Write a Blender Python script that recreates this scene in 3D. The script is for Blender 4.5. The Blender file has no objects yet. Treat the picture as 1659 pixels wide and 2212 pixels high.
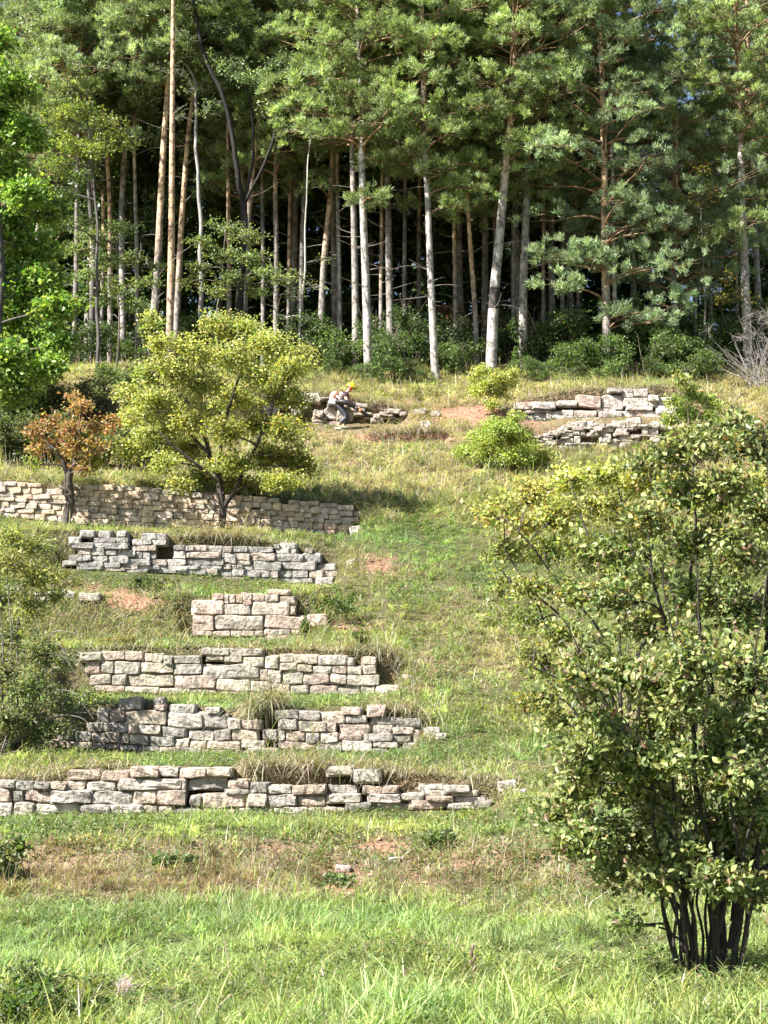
import bpy, math, random
import numpy as np
from mathutils import Vector

# ------------------------------------------------------------------ camera, sky, sun, exposure
scene = bpy.context.scene
COL = scene.collection
F, U0, V0, VH = 3600.0, 829.5, 1106.0, 1620.0     # focal length, image centre and horizon, in units of the photograph at 1659 x 2212
PITCH = math.atan((VH - V0) / F)
CAMZ = 1.5
cam_d = bpy.data.cameras.new('camera')
cam = bpy.data.objects.new('camera', cam_d)
COL.objects.link(cam)
cam.location = (0, 0, CAMZ)
cam.rotation_euler = (math.pi / 2 + PITCH, 0, 0)
cam_d.sensor_fit = 'VERTICAL'
cam_d.sensor_height = 24.0
cam_d.lens = 24.0 * F / 2212.0
cam_d.clip_start = 0.1
cam_d.clip_end = 3000
scene.camera = cam

SUN_TRAVEL = Vector((0.60, 0.36, -0.71)).normalized()
to_sun = -SUN_TRAVEL
world = bpy.data.worlds.new('World')
scene.world = world
world.use_nodes = True
wn = world.node_tree
sky = wn.nodes.new('ShaderNodeTexSky')
sky.sky_type = 'NISHITA'
sky.sun_disc = False
sky.sun_elevation = math.asin(to_sun.z)
sky.sun_rotation = math.atan2(to_sun.x, to_sun.y)
bg = wn.nodes['Background']
wn.links.new(sky.outputs[0], bg.inputs[0])
bg.inputs[1].default_value = 0.055
sl = bpy.data.lights.new('sun', 'SUN')
sl.energy = 5.0
sl.angle = math.radians(0.5)
sl.color = (1.0, 0.97, 0.925)
so = bpy.data.objects.new('sun', sl)
so.rotation_euler = SUN_TRAVEL.to_track_quat('-Z', 'Y').to_euler()
so.location = (-20, -20, 40)
COL.objects.link(so)
vs = scene.view_settings
vs.view_transform = 'Standard'
vs.look = 'None'
vs.gamma = 1
vs.exposure = 1.9
scene.cycles.max_bounces = 6
scene.cycles.transparent_max_bounces = 4
scene.cycles.sample_clamp_indirect = 4

# ------------------------------------------------------------------ helpers
CP, SP = math.cos(PITCH), math.sin(PITCH)


def at(u, v, y):
    """world point at distance y that the photograph shows at (u, v)"""
    a = (u - U0) / F
    b = (V0 - v) / F
    t = y / (CP - b * SP)
    return np.array((a * t, y, CAMZ + t * (SP + b * CP)))


def z_of(v, y):
    b = (V0 - v) / F
    return CAMZ + y / (CP - b * SP) * (SP + b * CP)


def proj(x, y, z):
    dz = z - CAMZ
    f = y * CP + dz * SP
    up = -y * SP + dz * CP
    return U0 + F * x / f, V0 - F * up / f


def mpp(y):
    return y / F


def hash2(ix, iy, seed=0):
    h = np.sin(ix * 127.1 + iy * 311.7 + seed * 74.7) * 43758.5453
    return h - np.floor(h)


def vnoise(x, y, seed=0):
    x = np.asarray(x, float); y = np.asarray(y, float)
    ix, iy = np.floor(x), np.floor(y)
    fx, fy = x - ix, y - iy
    fx = fx * fx * (3 - 2 * fx); fy = fy * fy * (3 - 2 * fy)
    a = hash2(ix, iy, seed); b = hash2(ix + 1, iy, seed)
    c = hash2(ix, iy + 1, seed); d = hash2(ix + 1, iy + 1, seed)
    return (a * (1 - fx) + b * fx) * (1 - fy) + (c * (1 - fx) + d * fx) * fy


def fbm(x, y, seed=0, o=3):
    s, a, t = 0, 1, 0
    for k in range(o):
        s = s + a * vnoise(x * 2 ** k, y * 2 ** k, seed + k * 13)
        t += a
        a *= .55
    return s / t


def unit(a):
    return a / np.maximum(np.linalg.norm(a, axis=-1, keepdims=True), 1e-9)


class Geo:
    """collects vertices, quads, triangles and one colour per vertex"""

    def __init__(self):
        self.v, self.q, self.t, self.c, self.n = [], [], [], [], 0

    def add(self, V, quads=None, tris=None, col=(1, 1, 1)):
        V = np.asarray(V, float).reshape(-1, 3)
        c = np.asarray(col, float)
        if c.ndim == 1:
            c = np.tile(c, (len(V), 1))
        self.v.append(V); self.c.append(c)
        if quads is not None and len(quads):
            self.q.append(np.asarray(quads, int).reshape(-1, 4) + self.n)
        if tris is not None and len(tris):
            self.t.append(np.asarray(tris, int).reshape(-1, 3) + self.n)
        self.n += len(V)

    def mesh(self, name, mat, smooth=False):
        me = bpy.data.meshes.new(name)
        V = np.concatenate(self.v); C = np.concatenate(self.c)
        Q = np.concatenate(self.q) if self.q else np.zeros((0, 4), int)
        T = np.concatenate(self.t) if self.t else np.zeros((0, 3), int)
        me.vertices.add(len(V))
        me.vertices.foreach_set('co', V.astype(np.float32).ravel())
        nl = Q.size + T.size
        me.loops.add(nl)
        me.loops.foreach_set('vertex_index', np.concatenate([Q.ravel(), T.ravel()]).astype(np.int32))
        npoly = len(Q) + len(T)
        me.polygons.add(npoly)
        st = np.concatenate([np.arange(len(Q)) * 4, Q.size + np.arange(len(T)) * 3]).astype(np.int32)
        me.polygons.foreach_set('loop_start', st)
        me.polygons.foreach_set('use_smooth', np.full(npoly, smooth, bool))
        at_ = me.color_attributes.new('col', 'FLOAT_COLOR', 'POINT')
        C4 = np.ones((len(V), 4), np.float32); C4[:, :3] = C
        at_.data.foreach_set('color', C4.ravel())
        me.update(calc_edges=True)
        me.validate()
        me.materials.append(mat)
        return me


def obj(name, geo, mat, parent=None, smooth=False, origin=None):
    if origin is not None:
        o3 = np.asarray(origin, float)
        geo.v = [a - o3 for a in geo.v]
    o = bpy.data.objects.new(name, geo.mesh(name, mat, smooth))
    COL.objects.link(o)
    if parent is not None:
        o.parent = parent
    elif origin is not None:
        o.location = origin
    return o


def tag(o, label, cat, group=None, kind=None):
    o['label'] = label
    o['category'] = cat
    if group: o['group'] = group
    if kind: o['kind'] = kind
    return o


def thing(name, loc, label, cat, group=None, kind=None):
    o = bpy.data.objects.new(name, None)
    o.empty_display_size = .2
    COL.objects.link(o)
    o.location = loc
    return tag(o, label, cat, group, kind)


def dup(root, loc, rz=0.0, sc=1.0, label=None):
    r = root.copy(); COL.objects.link(r)
    r.location = loc; r.rotation_euler = (0, 0, rz); r.scale = (sc, sc, sc)
    if label: r['label'] = label
    for ch in list(root.children):
        c = ch.copy(); COL.objects.link(c); c.parent = r
    return r


def mat_new(name):
    m = bpy.data.materials.new(name)
    m.use_nodes = True
    nt = m.node_tree
    for n in list(nt.nodes):
        nt.nodes.remove(n)
    out = nt.nodes.new('ShaderNodeOutputMaterial')
    return m, nt, out


def mat_leaf(name, trans=0.35, rough=0.45, spec=0.4, var=0.25):
    m, nt, out = mat_new(name)
    a = nt.nodes.new('ShaderNodeAttribute'); a.attribute_name = 'col'
    tc = nt.nodes.new('ShaderNodeTexCoord')
    nz = nt.nodes.new('ShaderNodeTexNoise'); nz.inputs['Scale'].default_value = 9
    nt.links.new(tc.outputs['Object'], nz.inputs['Vector'])
    mr = nt.nodes.new('ShaderNodeMapRange')
    mr.inputs[1].default_value = .3; mr.inputs[2].default_value = .7
    mr.inputs[3].default_value = 1 - var; mr.inputs[4].default_value = 1 + var
    nt.links.new(nz.outputs[0], mr.inputs[0])
    mul = nt.nodes.new('ShaderNodeVectorMath'); mul.operation = 'SCALE'
    nt.links.new(a.outputs['Color'], mul.inputs[0]); nt.links.new(mr.outputs[0], mul.inputs['Scale'])
    p = nt.nodes.new('ShaderNodeBsdfPrincipled')
    p.inputs['Roughness'].default_value = rough
    p.inputs['Specular IOR Level'].default_value = spec
    nt.links.new(mul.outputs[0], p.inputs['Base Color'])
    tr = nt.nodes.new('ShaderNodeBsdfTranslucent')
    tint = nt.nodes.new('ShaderNodeMix'); tint.data_type = 'RGBA'; tint.blend_type = 'MULTIPLY'
    tint.inputs[0].default_value = 1
    tint.inputs[7].default_value = (1.25, 1.3, .55, 1)
    nt.links.new(mul.outputs[0], tint.inputs[6])
    nt.links.new(tint.outputs[2], tr.inputs['Color'])
    mx = nt.nodes.new('ShaderNodeMixShader'); mx.inputs[0].default_value = trans
    nt.links.new(p.outputs[0], mx.inputs[1]); nt.links.new(tr.outputs[0], mx.inputs[2])
    nt.links.new(mx.outputs[0], out.inputs[0])
    return m


def mat_rough(name, scale=6, contrast=.35, bump=.4, rough=.85, bscale=None, spots=None, stretch=(1, 1, 1), distance=.02):
    """attribute colour x noise, with bump; spots = (scale, threshold, colour, amount)"""
    m, nt, out = mat_new(name)
    a = nt.nodes.new('ShaderNodeAttribute'); a.attribute_name = 'col'
    tc = nt.nodes.new('ShaderNodeTexCoord')
    mp = nt.nodes.new('ShaderNodeMapping'); mp.inputs['Scale'].default_value = stretch
    nt.links.new(tc.outputs['Object'], mp.inputs[0])
    nz = nt.nodes.new('ShaderNodeTexNoise'); nz.inputs['Scale'].default_value = scale
    nz.inputs['Detail'].default_value = 6; nz.inputs['Roughness'].default_value = .65
    nt.links.new(mp.outputs[0], nz.inputs['Vector'])
    mr = nt.nodes.new('ShaderNodeMapRange')
    mr.inputs[1].default_value = .3; mr.inputs[2].default_value = .7
    mr.inputs[3].default_value = 1 - contrast; mr.inputs[4].default_value = 1 + contrast
    nt.links.new(nz.outputs[0], mr.inputs[0])
    mul = nt.nodes.new('ShaderNodeVectorMath'); mul.operation = 'SCALE'
    nt.links.new(a.outputs['Color'], mul.inputs[0]); nt.links.new(mr.outputs[0], mul.inputs['Scale'])
    last = mul.outputs[0]
    if spots:
        n2 = nt.nodes.new('ShaderNodeTexNoise'); n2.inputs['Scale'].default_value = spots[0]
        n2.inputs['Detail'].default_value = 5
        nt.links.new(tc.outputs['Object'], n2.inputs['Vector'])
        r2 = nt.nodes.new('ShaderNodeMapRange')
        r2.inputs[1].default_value = spots[1]; r2.inputs[2].default_value = spots[1] + .08
        r2.inputs[3].default_value = 0; r2.inputs[4].default_value = spots[3]
        nt.links.new(n2.outputs[0], r2.inputs[0])
        mx = nt.nodes.new('ShaderNodeMix'); mx.data_type = 'RGBA'
        nt.links.new(r2.outputs[0], mx.inputs[0]); nt.links.new(last, mx.inputs[6])
        mx.inputs[7].default_value = (*spots[2], 1)
        last = mx.outputs[2]
    p = nt.nodes.new('ShaderNodeBsdfPrincipled')
    p.inputs['Roughness'].default_value = rough
    p.inputs['Specular IOR Level'].default_value = .25
    nt.links.new(last, p.inputs['Base Color'])
    bz = nt.nodes.new('ShaderNodeTexNoise'); bz.inputs['Scale'].default_value = bscale or scale * 2
    bz.inputs['Detail'].default_value = 5
    nt.links.new(mp.outputs[0], bz.inputs['Vector'])
    b = nt.nodes.new('ShaderNodeBump'); b.inputs['Strength'].default_value = bump
    b.inputs['Distance'].default_value = distance
    nt.links.new(bz.outputs[0], b.inputs['Height'])
    nt.links.new(b.outputs[0], p.inputs['Normal'])
    nt.links.new(p.outputs[0], out.inputs[0])
    return m


def mat_plain(name, rough=.5, spec=.4):
    m, nt, out = mat_new(name)
    a = nt.nodes.new('ShaderNodeAttribute'); a.attribute_name = 'col'
    tc = nt.nodes.new('ShaderNodeTexCoord')
    nz = nt.nodes.new('ShaderNodeTexNoise'); nz.inputs['Scale'].default_value = 25
    nt.links.new(tc.outputs['Object'], nz.inputs['Vector'])
    mr = nt.nodes.new('ShaderNodeMapRange')
    mr.inputs[3].default_value = .8; mr.inputs[4].default_value = 1.2
    nt.links.new(nz.outputs[0], mr.inputs[0])
    mul = nt.nodes.new('ShaderNodeVectorMath'); mul.operation = 'SCALE'
    nt.links.new(a.outputs['Color'], mul.inputs[0]); nt.links.new(mr.outputs[0], mul.inputs['Scale'])
    p = nt.nodes.new('ShaderNodeBsdfPrincipled')
    p.inputs['Roughness'].default_value = rough
    p.inputs['Specular IOR Level'].default_value = spec
    nt.links.new(mul.outputs[0], p.inputs['Base Color'])
    nt.links.new(p.outputs[0], out.inputs[0])
    return m


M_LEAF = mat_leaf('leaf', .45)
M_GLOSS = mat_leaf('waxy_leaf', .35, .45, .35)
M_GRASS = mat_leaf('grass_blade', .4, .5, .3, .2)
M_NEEDLE = mat_leaf('pine_needle', .42, .5, .3, .25)
M_BARK = mat_rough('bark', 5, .45, .8, .9, 14, None, (1, 1, .35), .03)
M_PINEBARK = mat_rough('pine_bark', 5, .6, 1.0, .9, 12, (6, .53, (.09, .07, .06), .75), (1, 1, .45), .03)
M_STONE = mat_rough('limestone', 5, .5, 1.0, .92, 18, (7, .53, (.13, .12, .10), .6), (1, 1, 1), .03)
M_GROUND = mat_rough('ground', 14, .6, 1.0, .95, 22, (18, .55, (.09, .07, .04), .7), (1, 1, 1), .06)
M_PLAIN = mat_plain('cloth_and_plastic')


# ---- tubes, leaves, needles
def frames(P):
    T = np.gradient(P, axis=0)
    T = unit(T)
    ref = np.array((.31, .17, .93)) if abs(T[0][2]) < .8 else np.array((1., .2, .1))
    A = unit(np.cross(T, ref))
    B = np.cross(T, A)
    return A, B


def tube(g, P, R, n=6, col=(.2, .15, .1), cap=False):
    P = np.asarray(P, float); m = len(P)
    R = np.broadcast_to(np.asarray(R, float), (m,))
    A, B = frames(P)
    an = np.arange(n) * 2 * math.pi / n
    V = P[:, None] + R[:, None, None] * (np.cos(an)[None, :, None] * A[:, None] + np.sin(an)[None, :, None] * B[:, None])
    i = np.arange(m - 1)[:, None] * n; j = np.arange(n)[None]; k = (j + 1) % n
    Q = np.stack([i + j, i + k, i + n + k, i + n + j], -1).reshape(-1, 4)
    c = np.asarray(col, float)
    if c.ndim == 2:
        c = np.repeat(c, n, 0)
    V = V.reshape(-1, 3)
    T = None
    if cap:
        V = np.concatenate([V, P[:1], P[-1:]])
        if c.ndim == 2: c = np.concatenate([c, c[:1], c[-1:]])
        a0 = m * n
        T = [(a0, k2, j2) for j2, k2 in ((q, (q + 1) % n) for q in range(n))] + \
            [(a0 + 1, (m - 1) * n + q, (m - 1) * n + (q + 1) % n) for q in range(n)]
    g.add(V, Q, T, c)


def bez(a, b, c, d, n):
    t = np.linspace(0, 1, n)[:, None]
    return a * (1 - t) ** 3 + 3 * b * t * (1 - t) ** 2 + 3 * c * t * t * (1 - t) + d * t ** 3


def smooth_path(pts, n):
    pts = np.asarray(pts, float)
    d = np.r_[0, np.cumsum(np.linalg.norm(np.diff(pts, axis=0), axis=1))]
    t = np.linspace(0, d[-1], n)
    P = np.stack([np.interp(t, d, pts[:, k]) for k in range(3)], 1)
    for _ in range(2):
        P[1:-1] = (P[:-2] + 2 * P[1:-1] + P[2:]) / 4
    return P


def leaves(g, rng, P, D, N, L, W, col, detail=0):
    """P base, D direction along the blade, N approx. normal, all (n,3)"""
    n = len(P)
    if n == 0: return
    D = unit(D)
    S = unit(np.cross(D, N)); N = np.cross(S, D)
    L = np.broadcast_to(L, (n,))[:, None]; W = np.broadcast_to(W, (n,))[:, None]
    f = rng.uniform(.1, .5, (n, 1))
    if detail == 0:
        V = np.stack([P, P + D * L * .5 + S * W * .5 + N * W * f * .5,
                      P + D * L - N * L * .12, P + D * L * .5 - S * W * .5 + N * W * f * .5], 1)
        i = np.arange(n)[:, None] * 4
        T = np.concatenate([i + [0, 1, 2], i + [0, 2, 3]], 0)
        g.add(V.reshape(-1, 3), None, T, np.repeat(col, 4, 0))
    else:
        cur = rng.uniform(-.05, .35, (n, 1))

        def pt(a, s):
            return P + D * L * a + S * W * s + N * (W * abs(s) * f - L * cur * a * a)
        V = np.stack([pt(0, 0), pt(.25, .40), pt(.55, .5), pt(.82, .27), pt(1.02, 0),
                      pt(.82, -.27), pt(.55, -.5), pt(.25, -.40), pt(.5, 0)], 1)
        i = np.arange(n)[:, None] * 9
        T = np.concatenate([i + [0, 1, 8], i + [1, 2, 8], i + [2, 3, 8], i + [3, 4, 8],
                            i + [4, 5, 8], i + [5, 6, 8], i + [6, 7, 8], i + [7, 0, 8]], 0)
        g.add(V.reshape(-1, 3), None, T, np.repeat(col, 9, 0))


def palette(rng, n, pal, w=None, jit=.18, hue=.08):
    pal = np.asarray(pal, float)
    k = rng.choice(len(pal), n, p=(None if w is None else np.asarray(w) / np.sum(w)))
    c = pal[k] * rng.uniform(1 - jit, 1 + jit, (n, 1)) * rng.uniform(1 - hue, 1 + hue, (n, 3))
    return np.clip(c, .003, .9)


def tufts(g, rng, P, D, L, W, col, k=9, spread=.8):
    """needle tufts: k thin triangles fanning from each point"""
    n = len(P)
    if n == 0: return
    D = unit(D)
    E = unit(np.repeat(D, k, 0) + spread * rng.normal(0, .62, (n * k, 3)))
    B = np.repeat(P, k, 0) + rng.normal(0, .02, (n * k, 3))
    S = unit(np.cross(E, rng.normal(0, 1, (n * k, 3)))) * (W / 2)
    l = (np.repeat(np.broadcast_to(L, (n,)), k) * rng.uniform(.7, 1.2, n * k))[:, None]
    V = np.stack([B - S, B + S, B + E * l + S * .4, B + E * l - S * .4], 1).reshape(-1, 3)
    i = np.arange(n * k)[:, None] * 4
    c = np.repeat(np.repeat(col, k, 0) * rng.uniform(.8, 1.2, (n * k, 1)), 4, 0)
    g.add(V, i + np.arange(4), None, c)


# ------------------------------------------------------------------ the hill
def cv3(x, y): return x * .5, 777.6 + y * .5            # three enlarged views the stones were measured in
def cv6(x, y): return x * .573, 1209.6 + y * .573
def cv5(x, y): return 829.4 + x * .5, 777.6 + y * .5


S_Y = [0, 10, 22, 26, 30, 33, 36.5, 40, 46, 80]
S_V = [0, 0, .02, -.01, 0, 0, -.11, -.12, 0, 0]


def shear(y): return np.interp(y, S_Y, S_V)


# name: y, first u, last u, base line, top line, decay in front, decay behind
STEPS = {
    'w1': (22.0, -400, 1075, [(0, 1768), (100, 1768), (540, 1754), (1065, 1745)], [(0, 1686), (110, 1684), (170, 1660), (500, 1654), (700, 1662), (1065, 1690)], 5.4, 2),
    'w2': (26.0, -400, 912, [(110, 1621), (450, 1623), (905, 1631)], [(110, 1530), (330, 1518), (450, 1528), (560, 1548), (600, 1528), (905, 1545)], 2, 1.75),
    'w3': (29.5, -400, 872, [(180, 1495), (870, 1502)], [(180, 1404), (430, 1398), (820, 1412)], 1.75, 1.75),
    'w4': (33.0, 60, 690, [(60, 1352), (400, 1378), (660, 1386)], [(60, 1300), (400, 1292), (640, 1290)], 1.75, 1.75),
    'w5': (36.5, 20, 742, [(135, 1222), (735, 1262)], [(150, 1147), (330, 1154), (665, 1183), (735, 1208)], 1.75, 1.75),
    'w6': (40.0, -400, 785, [(0, 1114), (265, 1137), (480, 1148), (625, 1162), (780, 1168)], [(0, 1043), (300, 1056), (445, 1069), (600, 1082), (700, 1090), (750, 1100), (785, 1122)], 1.75, 4),
    'w7': (51.3, 560, 890, [(560, 915), (890, 916)], [(600, 858), (700, 858), (870, 892)], 2.5, 3),
    'w8': (51.5, 1100, 1520, [(1110, 920), (1520, 922)], [(1110, 872), (1250, 848), (1440, 840)], 1.0, 3),
    'w9': (49.6, 1130, 1500, [(1140, 974), (1500, 974)], [(1140, 940), (1250, 922), (1500, 920)], 2.0, 1.0),
    'scarp': (48.8, 790, 975, [(790, 958), (880, 962), (975, 956)], [(790, 942), (880, 938), (975, 940)], 1.5, 1.0),
}
ZS_Y = [-200, -3, 3, 6, 8.5, 10, 14.5]
ZS_Z = [-1.0, -.05, 0.0, .04, .10, .17, .17]
for yy, vv in ((16.6, 1802), (22, 1712), (26, 1579), (29.5, 1455), (33, 1340), (36.5, 1205), (40, 1106), (47, 978), (50, 915), (51.4, 882), (56, 806), (60, 785)):
    ZS_Y.append(yy); ZS_Z.append(z_of(vv, yy))
zc = ZS_Z[-1]
ZS_Y += [64, 72, 90, 130, 300, 800]
ZS_Z += [zc + .25, zc + .4, zc - 1.0, zc - 6, zc - 25, zc - 60]


SOFT = {'w4': (385, 675), 'w3': (130, 890), 'w2': (80, 925), 'w5': (115, 760), 'w9': (1150, 1450)}


def height(x, y, bumps=True):
    x = np.asarray(x, float); y = np.asarray(y, float)
    yp = y + shear(y) * np.clip(x, -16, 16)
    z = np.interp(yp, ZS_Y, ZS_Z)
    for k in (-.8, .8):                               # soften the knots
        z = z + .5 * (np.interp(yp + k, ZS_Y, ZS_Z) - np.interp(yp, ZS_Y, ZS_Z))
    sight = []
    corr = np.zeros_like(z); near = np.ones_like(z)
    for nm, (yw, u0, u1, bl, tl, lf, lb) in STEPS.items():
        yl = yw - shear(yw) * np.clip(x, -16, 16)
        u = U0 + F * x / (yl * 1.02)
        zb = z_of(np.interp(u, *zip(*bl)), yl); zt = z_of(np.interp(u, *zip(*tl)), yl)
        z0 = np.interp(yw, ZS_Y, ZS_Z)
        k = .5 * (np.interp(yw + .8, ZS_Y, ZS_Z) + np.interp(yw - .8, ZS_Y, ZS_Z))
        z0 = k
        fade = 26 if nm != 'scarp' else 22
        m = np.clip((u - u0) / fade, 0, 1) * np.clip((u1 - u) / fade, 0, 1)
        m = m * m * (3 - 2 * m)
        t = yp - yw
        cf = (zb - z0) * np.clip(1 + t / lf, 0, 1)
        cb = (zt - z0) * np.clip(1 - t / lb, 0, 1)
        su0, su1 = SOFT.get(nm, (-999, 9999))
        hard = np.clip((u - su0) / 30, 0, 1) * np.clip((su1 - u) / 30, 0, 1)
        s = np.clip((t - (.12 * hard - .7 * (1 - hard))) / (.13 * hard + 1.0 * (1 - hard)), 0, 1)
        s = s * (1 - .0 * hard)
        corr = corr + m * np.where(t > 3.9 + lb, 0, cf * (1 - s) + cb * s) * (np.abs(t) < max(lf, lb) + .01)
        if nm not in ('scarp', 'w7'): sight.append((m * hard, t, zb, yl, lf))
        near = np.minimum(near, 1 - m * np.exp(-(t / .5) ** 2))
    z = z + corr
    lim = []
    for m, t, zb, yl, lf in sight:                    # terraces fall away gently from the foot of each wall
        zl = CAMZ + (zb - CAMZ) * (y / yl) - .05 * np.minimum(-t, 1.5) * np.clip(y / 40, .5, 1) - .03
        w = m * np.clip((lf * 1.15 + t) / .7, 0, 1) * (t < .12)
        z = np.where((w > 0) & (z > zl), z * (1 - w) + zl * w, z)
    if bumps:
        z = z + (fbm(x * 1.3, y * 1.6, 71) - .5) * .22 * np.exp(-((y - 15.6) / 1.3) ** 2)
        z = z + near * ((fbm(x * .5, y * .5, 3) - .5) * np.where((y > 22) & (y < 41), .14, .28) + (fbm(x * 2.2, y * 2.2, 9) - .5) * .10) * np.clip((y - 5) / 6, .25, 1)
    return z


def gpt(u, y):
    """ground point below column u at distance y"""
    x = (u - U0) / F * y * 1.03
    return np.array((x, y, float(height(x, y))))


DRY_V = [700, 800, 900, 960, 1060, 1130, 1170, 1240, 1300, 1400, 1480, 1540, 1640, 1690, 1745, 1775, 1800, 1830, 1900, 1950, 2010, 2212]
DRY_K = [.55, .6, .8, .75, .62, .48, .26, .18, .32, .48, .42, .42, .32, .5, .3, .08, .18, .75, .8, .45, .06, .02]
# u, v, ru, rv, added dryness, bare soil
PATCH = [(300, 1300, 75, 24, .3, 1.1), (800, 1352, 95, 20, .3, 1.0), (810, 1222, 65, 25, .35, .75), (1100, 1165, 70, 30, .35, .6), (690, 1325, 30, 30, .1, .8),
         (740, 1905, 55, 36, .2, .95), (830, 1832, 60, 18, .2, .9), (592, 1830, 36, 14, .2, .8), (1000, 1868, 45, 25, .2, .8), (1080, 1840, 60, 30, .2, .6), (250, 1890, 130, 45, .25, .25), (480, 1900, 50, 22, .2, .4),
         (880, 947, 110, 10, .5, 2.2), (600, 1870, 200, 40, .1, .3), (1150, 1900, 100, 50, .1, .35), (1250, 1960, 60, 25, .2, .4), (930, 890, 140, 26, .3, .75), (720, 940, 60, 14, .3, .6), (800, 1050, 60, 30, .1, .1), (760, 1000, 50, 14, .1, .45), (1040, 915, 90, 22, .3, .7),
         (1180, 900, 120, 40, .3, .4), (1560, 830, 110, 40, .15, .25), (160, 1270, 80, 25, .3, .6), (950, 1440, 90, 40, .25, .15), (1080, 1390, 60, 60, .2, .1), (1010, 1290, 50, 25, .3, .15),
         (620, 1690, 120, 40, .4, .2), (860, 1690, 150, 40, .4, .1), (940, 1180, 110, 40, -.2, -.2), (900, 1290, 90, 26, -.15, 0), (430, 1390, 200, 14, -.2, 0), (300, 1240, 250, 12, -.25, 0),
         (600, 1510, 320, 12, -.25, 0), (500, 1640, 400, 14, -.3, 0), (470, 1575, 60, 25, -.2, 0), (850, 1160, 60, 18, -.3, 0), (1000, 1600, 120, 60, -.1, 0), (1000, 1020, 120, 50, .1, 0), (150, 1130, 150, 12, -.2, 0), (950, 1560, 130, 90, -.15, 0), (640, 1220, 40, 20, .2, .5), (900, 1480, 60, 40, .25, .2), (350, 1850, 60, 20, .2, .5), (160, 1860, 60, 30, .2, .5), (900, 1900, 60, 30, .1, .6), (180, 1950, 150, 60, .1, .1)]


def fields(x, y, z):
    u, v = proj(x, y, z)
    n = fbm(x * .8, y * .8, 21) - .5
    n2 = fbm(x * .9 + 40, y * .9, 33) - .5
    dry = np.interp(v, DRY_V, DRY_K) + n * .7
    n4 = fbm(x * 5, y * 5, 57) - .5
    soil = n2 * .75 - .12 + n4 * .45
    for (a, b, ra, rb, kd, ks) in PATCH:
        g = np.exp(-((u - a) / ra) ** 2 - ((v - b) / rb) ** 2)
        dry = dry + kd * g; soil = soil + ks * g * (.8 + n2 * 1.2)
    soil = soil - .35 * np.clip((v - 1990) / 60, 0, 1)
    return np.clip(dry, 0, 1), np.clip(soil, 0, 1), u, v


def axis(parts):
    a = [np.arange(p, q, s) for p, q, s in parts]
    return np.unique(np.round(np.concatenate(a), 4))


gx = np.r_[[-800, -400, -200, -100, -60, -40, -30, -24], axis([(-20, 20, .16)]), [20, 24, 30, 40, 60, 100, 200, 400, 800]]
gy = np.r_[[-200, -60, -20, -5, 0, 3], axis([(5, 20, .12), (20, 53, .10), (53, 64, .25)]), [64, 66, 69, 72, 76, 82, 90, 100, 115, 130, 170, 220, 300, 500, 800]]
GX, GY = np.meshgrid(gx, gy)
GZ = height(GX, GY)
dry, soil, _, _ = fields(GX, np.maximum(GY, 4), GZ)
c_green = np.array((.055, .062, .02)); c_dry = np.array((.17, .12, .07)); c_soil = np.array((.30, .155, .10))
soilc = np.clip(soil * 2.2 - .5, 0, 1)[..., None]
gc = (c_green * (1 - dry[..., None]) + c_dry * dry[..., None]) * (1 - soilc) + c_soil * soilc
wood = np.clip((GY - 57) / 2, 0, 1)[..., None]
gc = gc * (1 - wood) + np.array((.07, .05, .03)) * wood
g = Geo()
ny, nx = GX.shape
i = (np.arange(ny - 1)[:, None] * nx + np.arange(nx - 1)[None]).ravel()
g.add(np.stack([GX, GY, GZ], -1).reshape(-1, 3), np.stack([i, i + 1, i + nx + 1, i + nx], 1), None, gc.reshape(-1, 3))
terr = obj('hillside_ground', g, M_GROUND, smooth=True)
tag(terr, 'terraced hillside of dry turf and bare red soil rising to the wood', 'hillside', kind='structure')

# ------------------------------------------------------------------ dry stone walls
ax = np.array((-1, -.86, -.3, .3, .86, 1))
tv, tq = [], []
na = len(ax)
for d in range(3):
    for s in (-1, 1):
        A, B = np.meshgrid(ax, ax, indexing='ij')
        P = np.zeros((na, na, 3)); P[..., d] = s; P[..., (d + 1) % 3] = A; P[..., (d + 2) % 3] = B
        o0 = len(tv) * na * na
        ii = (np.arange(na - 1)[:, None] * na + np.arange(na - 1)[None]).ravel()
        q = np.stack([ii, ii + na, ii + na + 1, ii + 1], 1) + o0
        if s < 0: q = q[:, ::-1]
        tv.append(P.reshape(-1, 3)); tq.append(q)
TV = np.concatenate(tv); TQ = np.concatenate(tq)
_, first, inv = np.unique(np.round(TV, 3), axis=0, return_index=True, return_inverse=True)
TV = TV[first]; TQ = inv.ravel()[TQ]
STONE_PAL = [(.40, .37, .325), (.33, .31, .28), (.46, .42, .365), (.40, .325, .27), (.43, .37, .30), (.29, .275, .25)]


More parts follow.
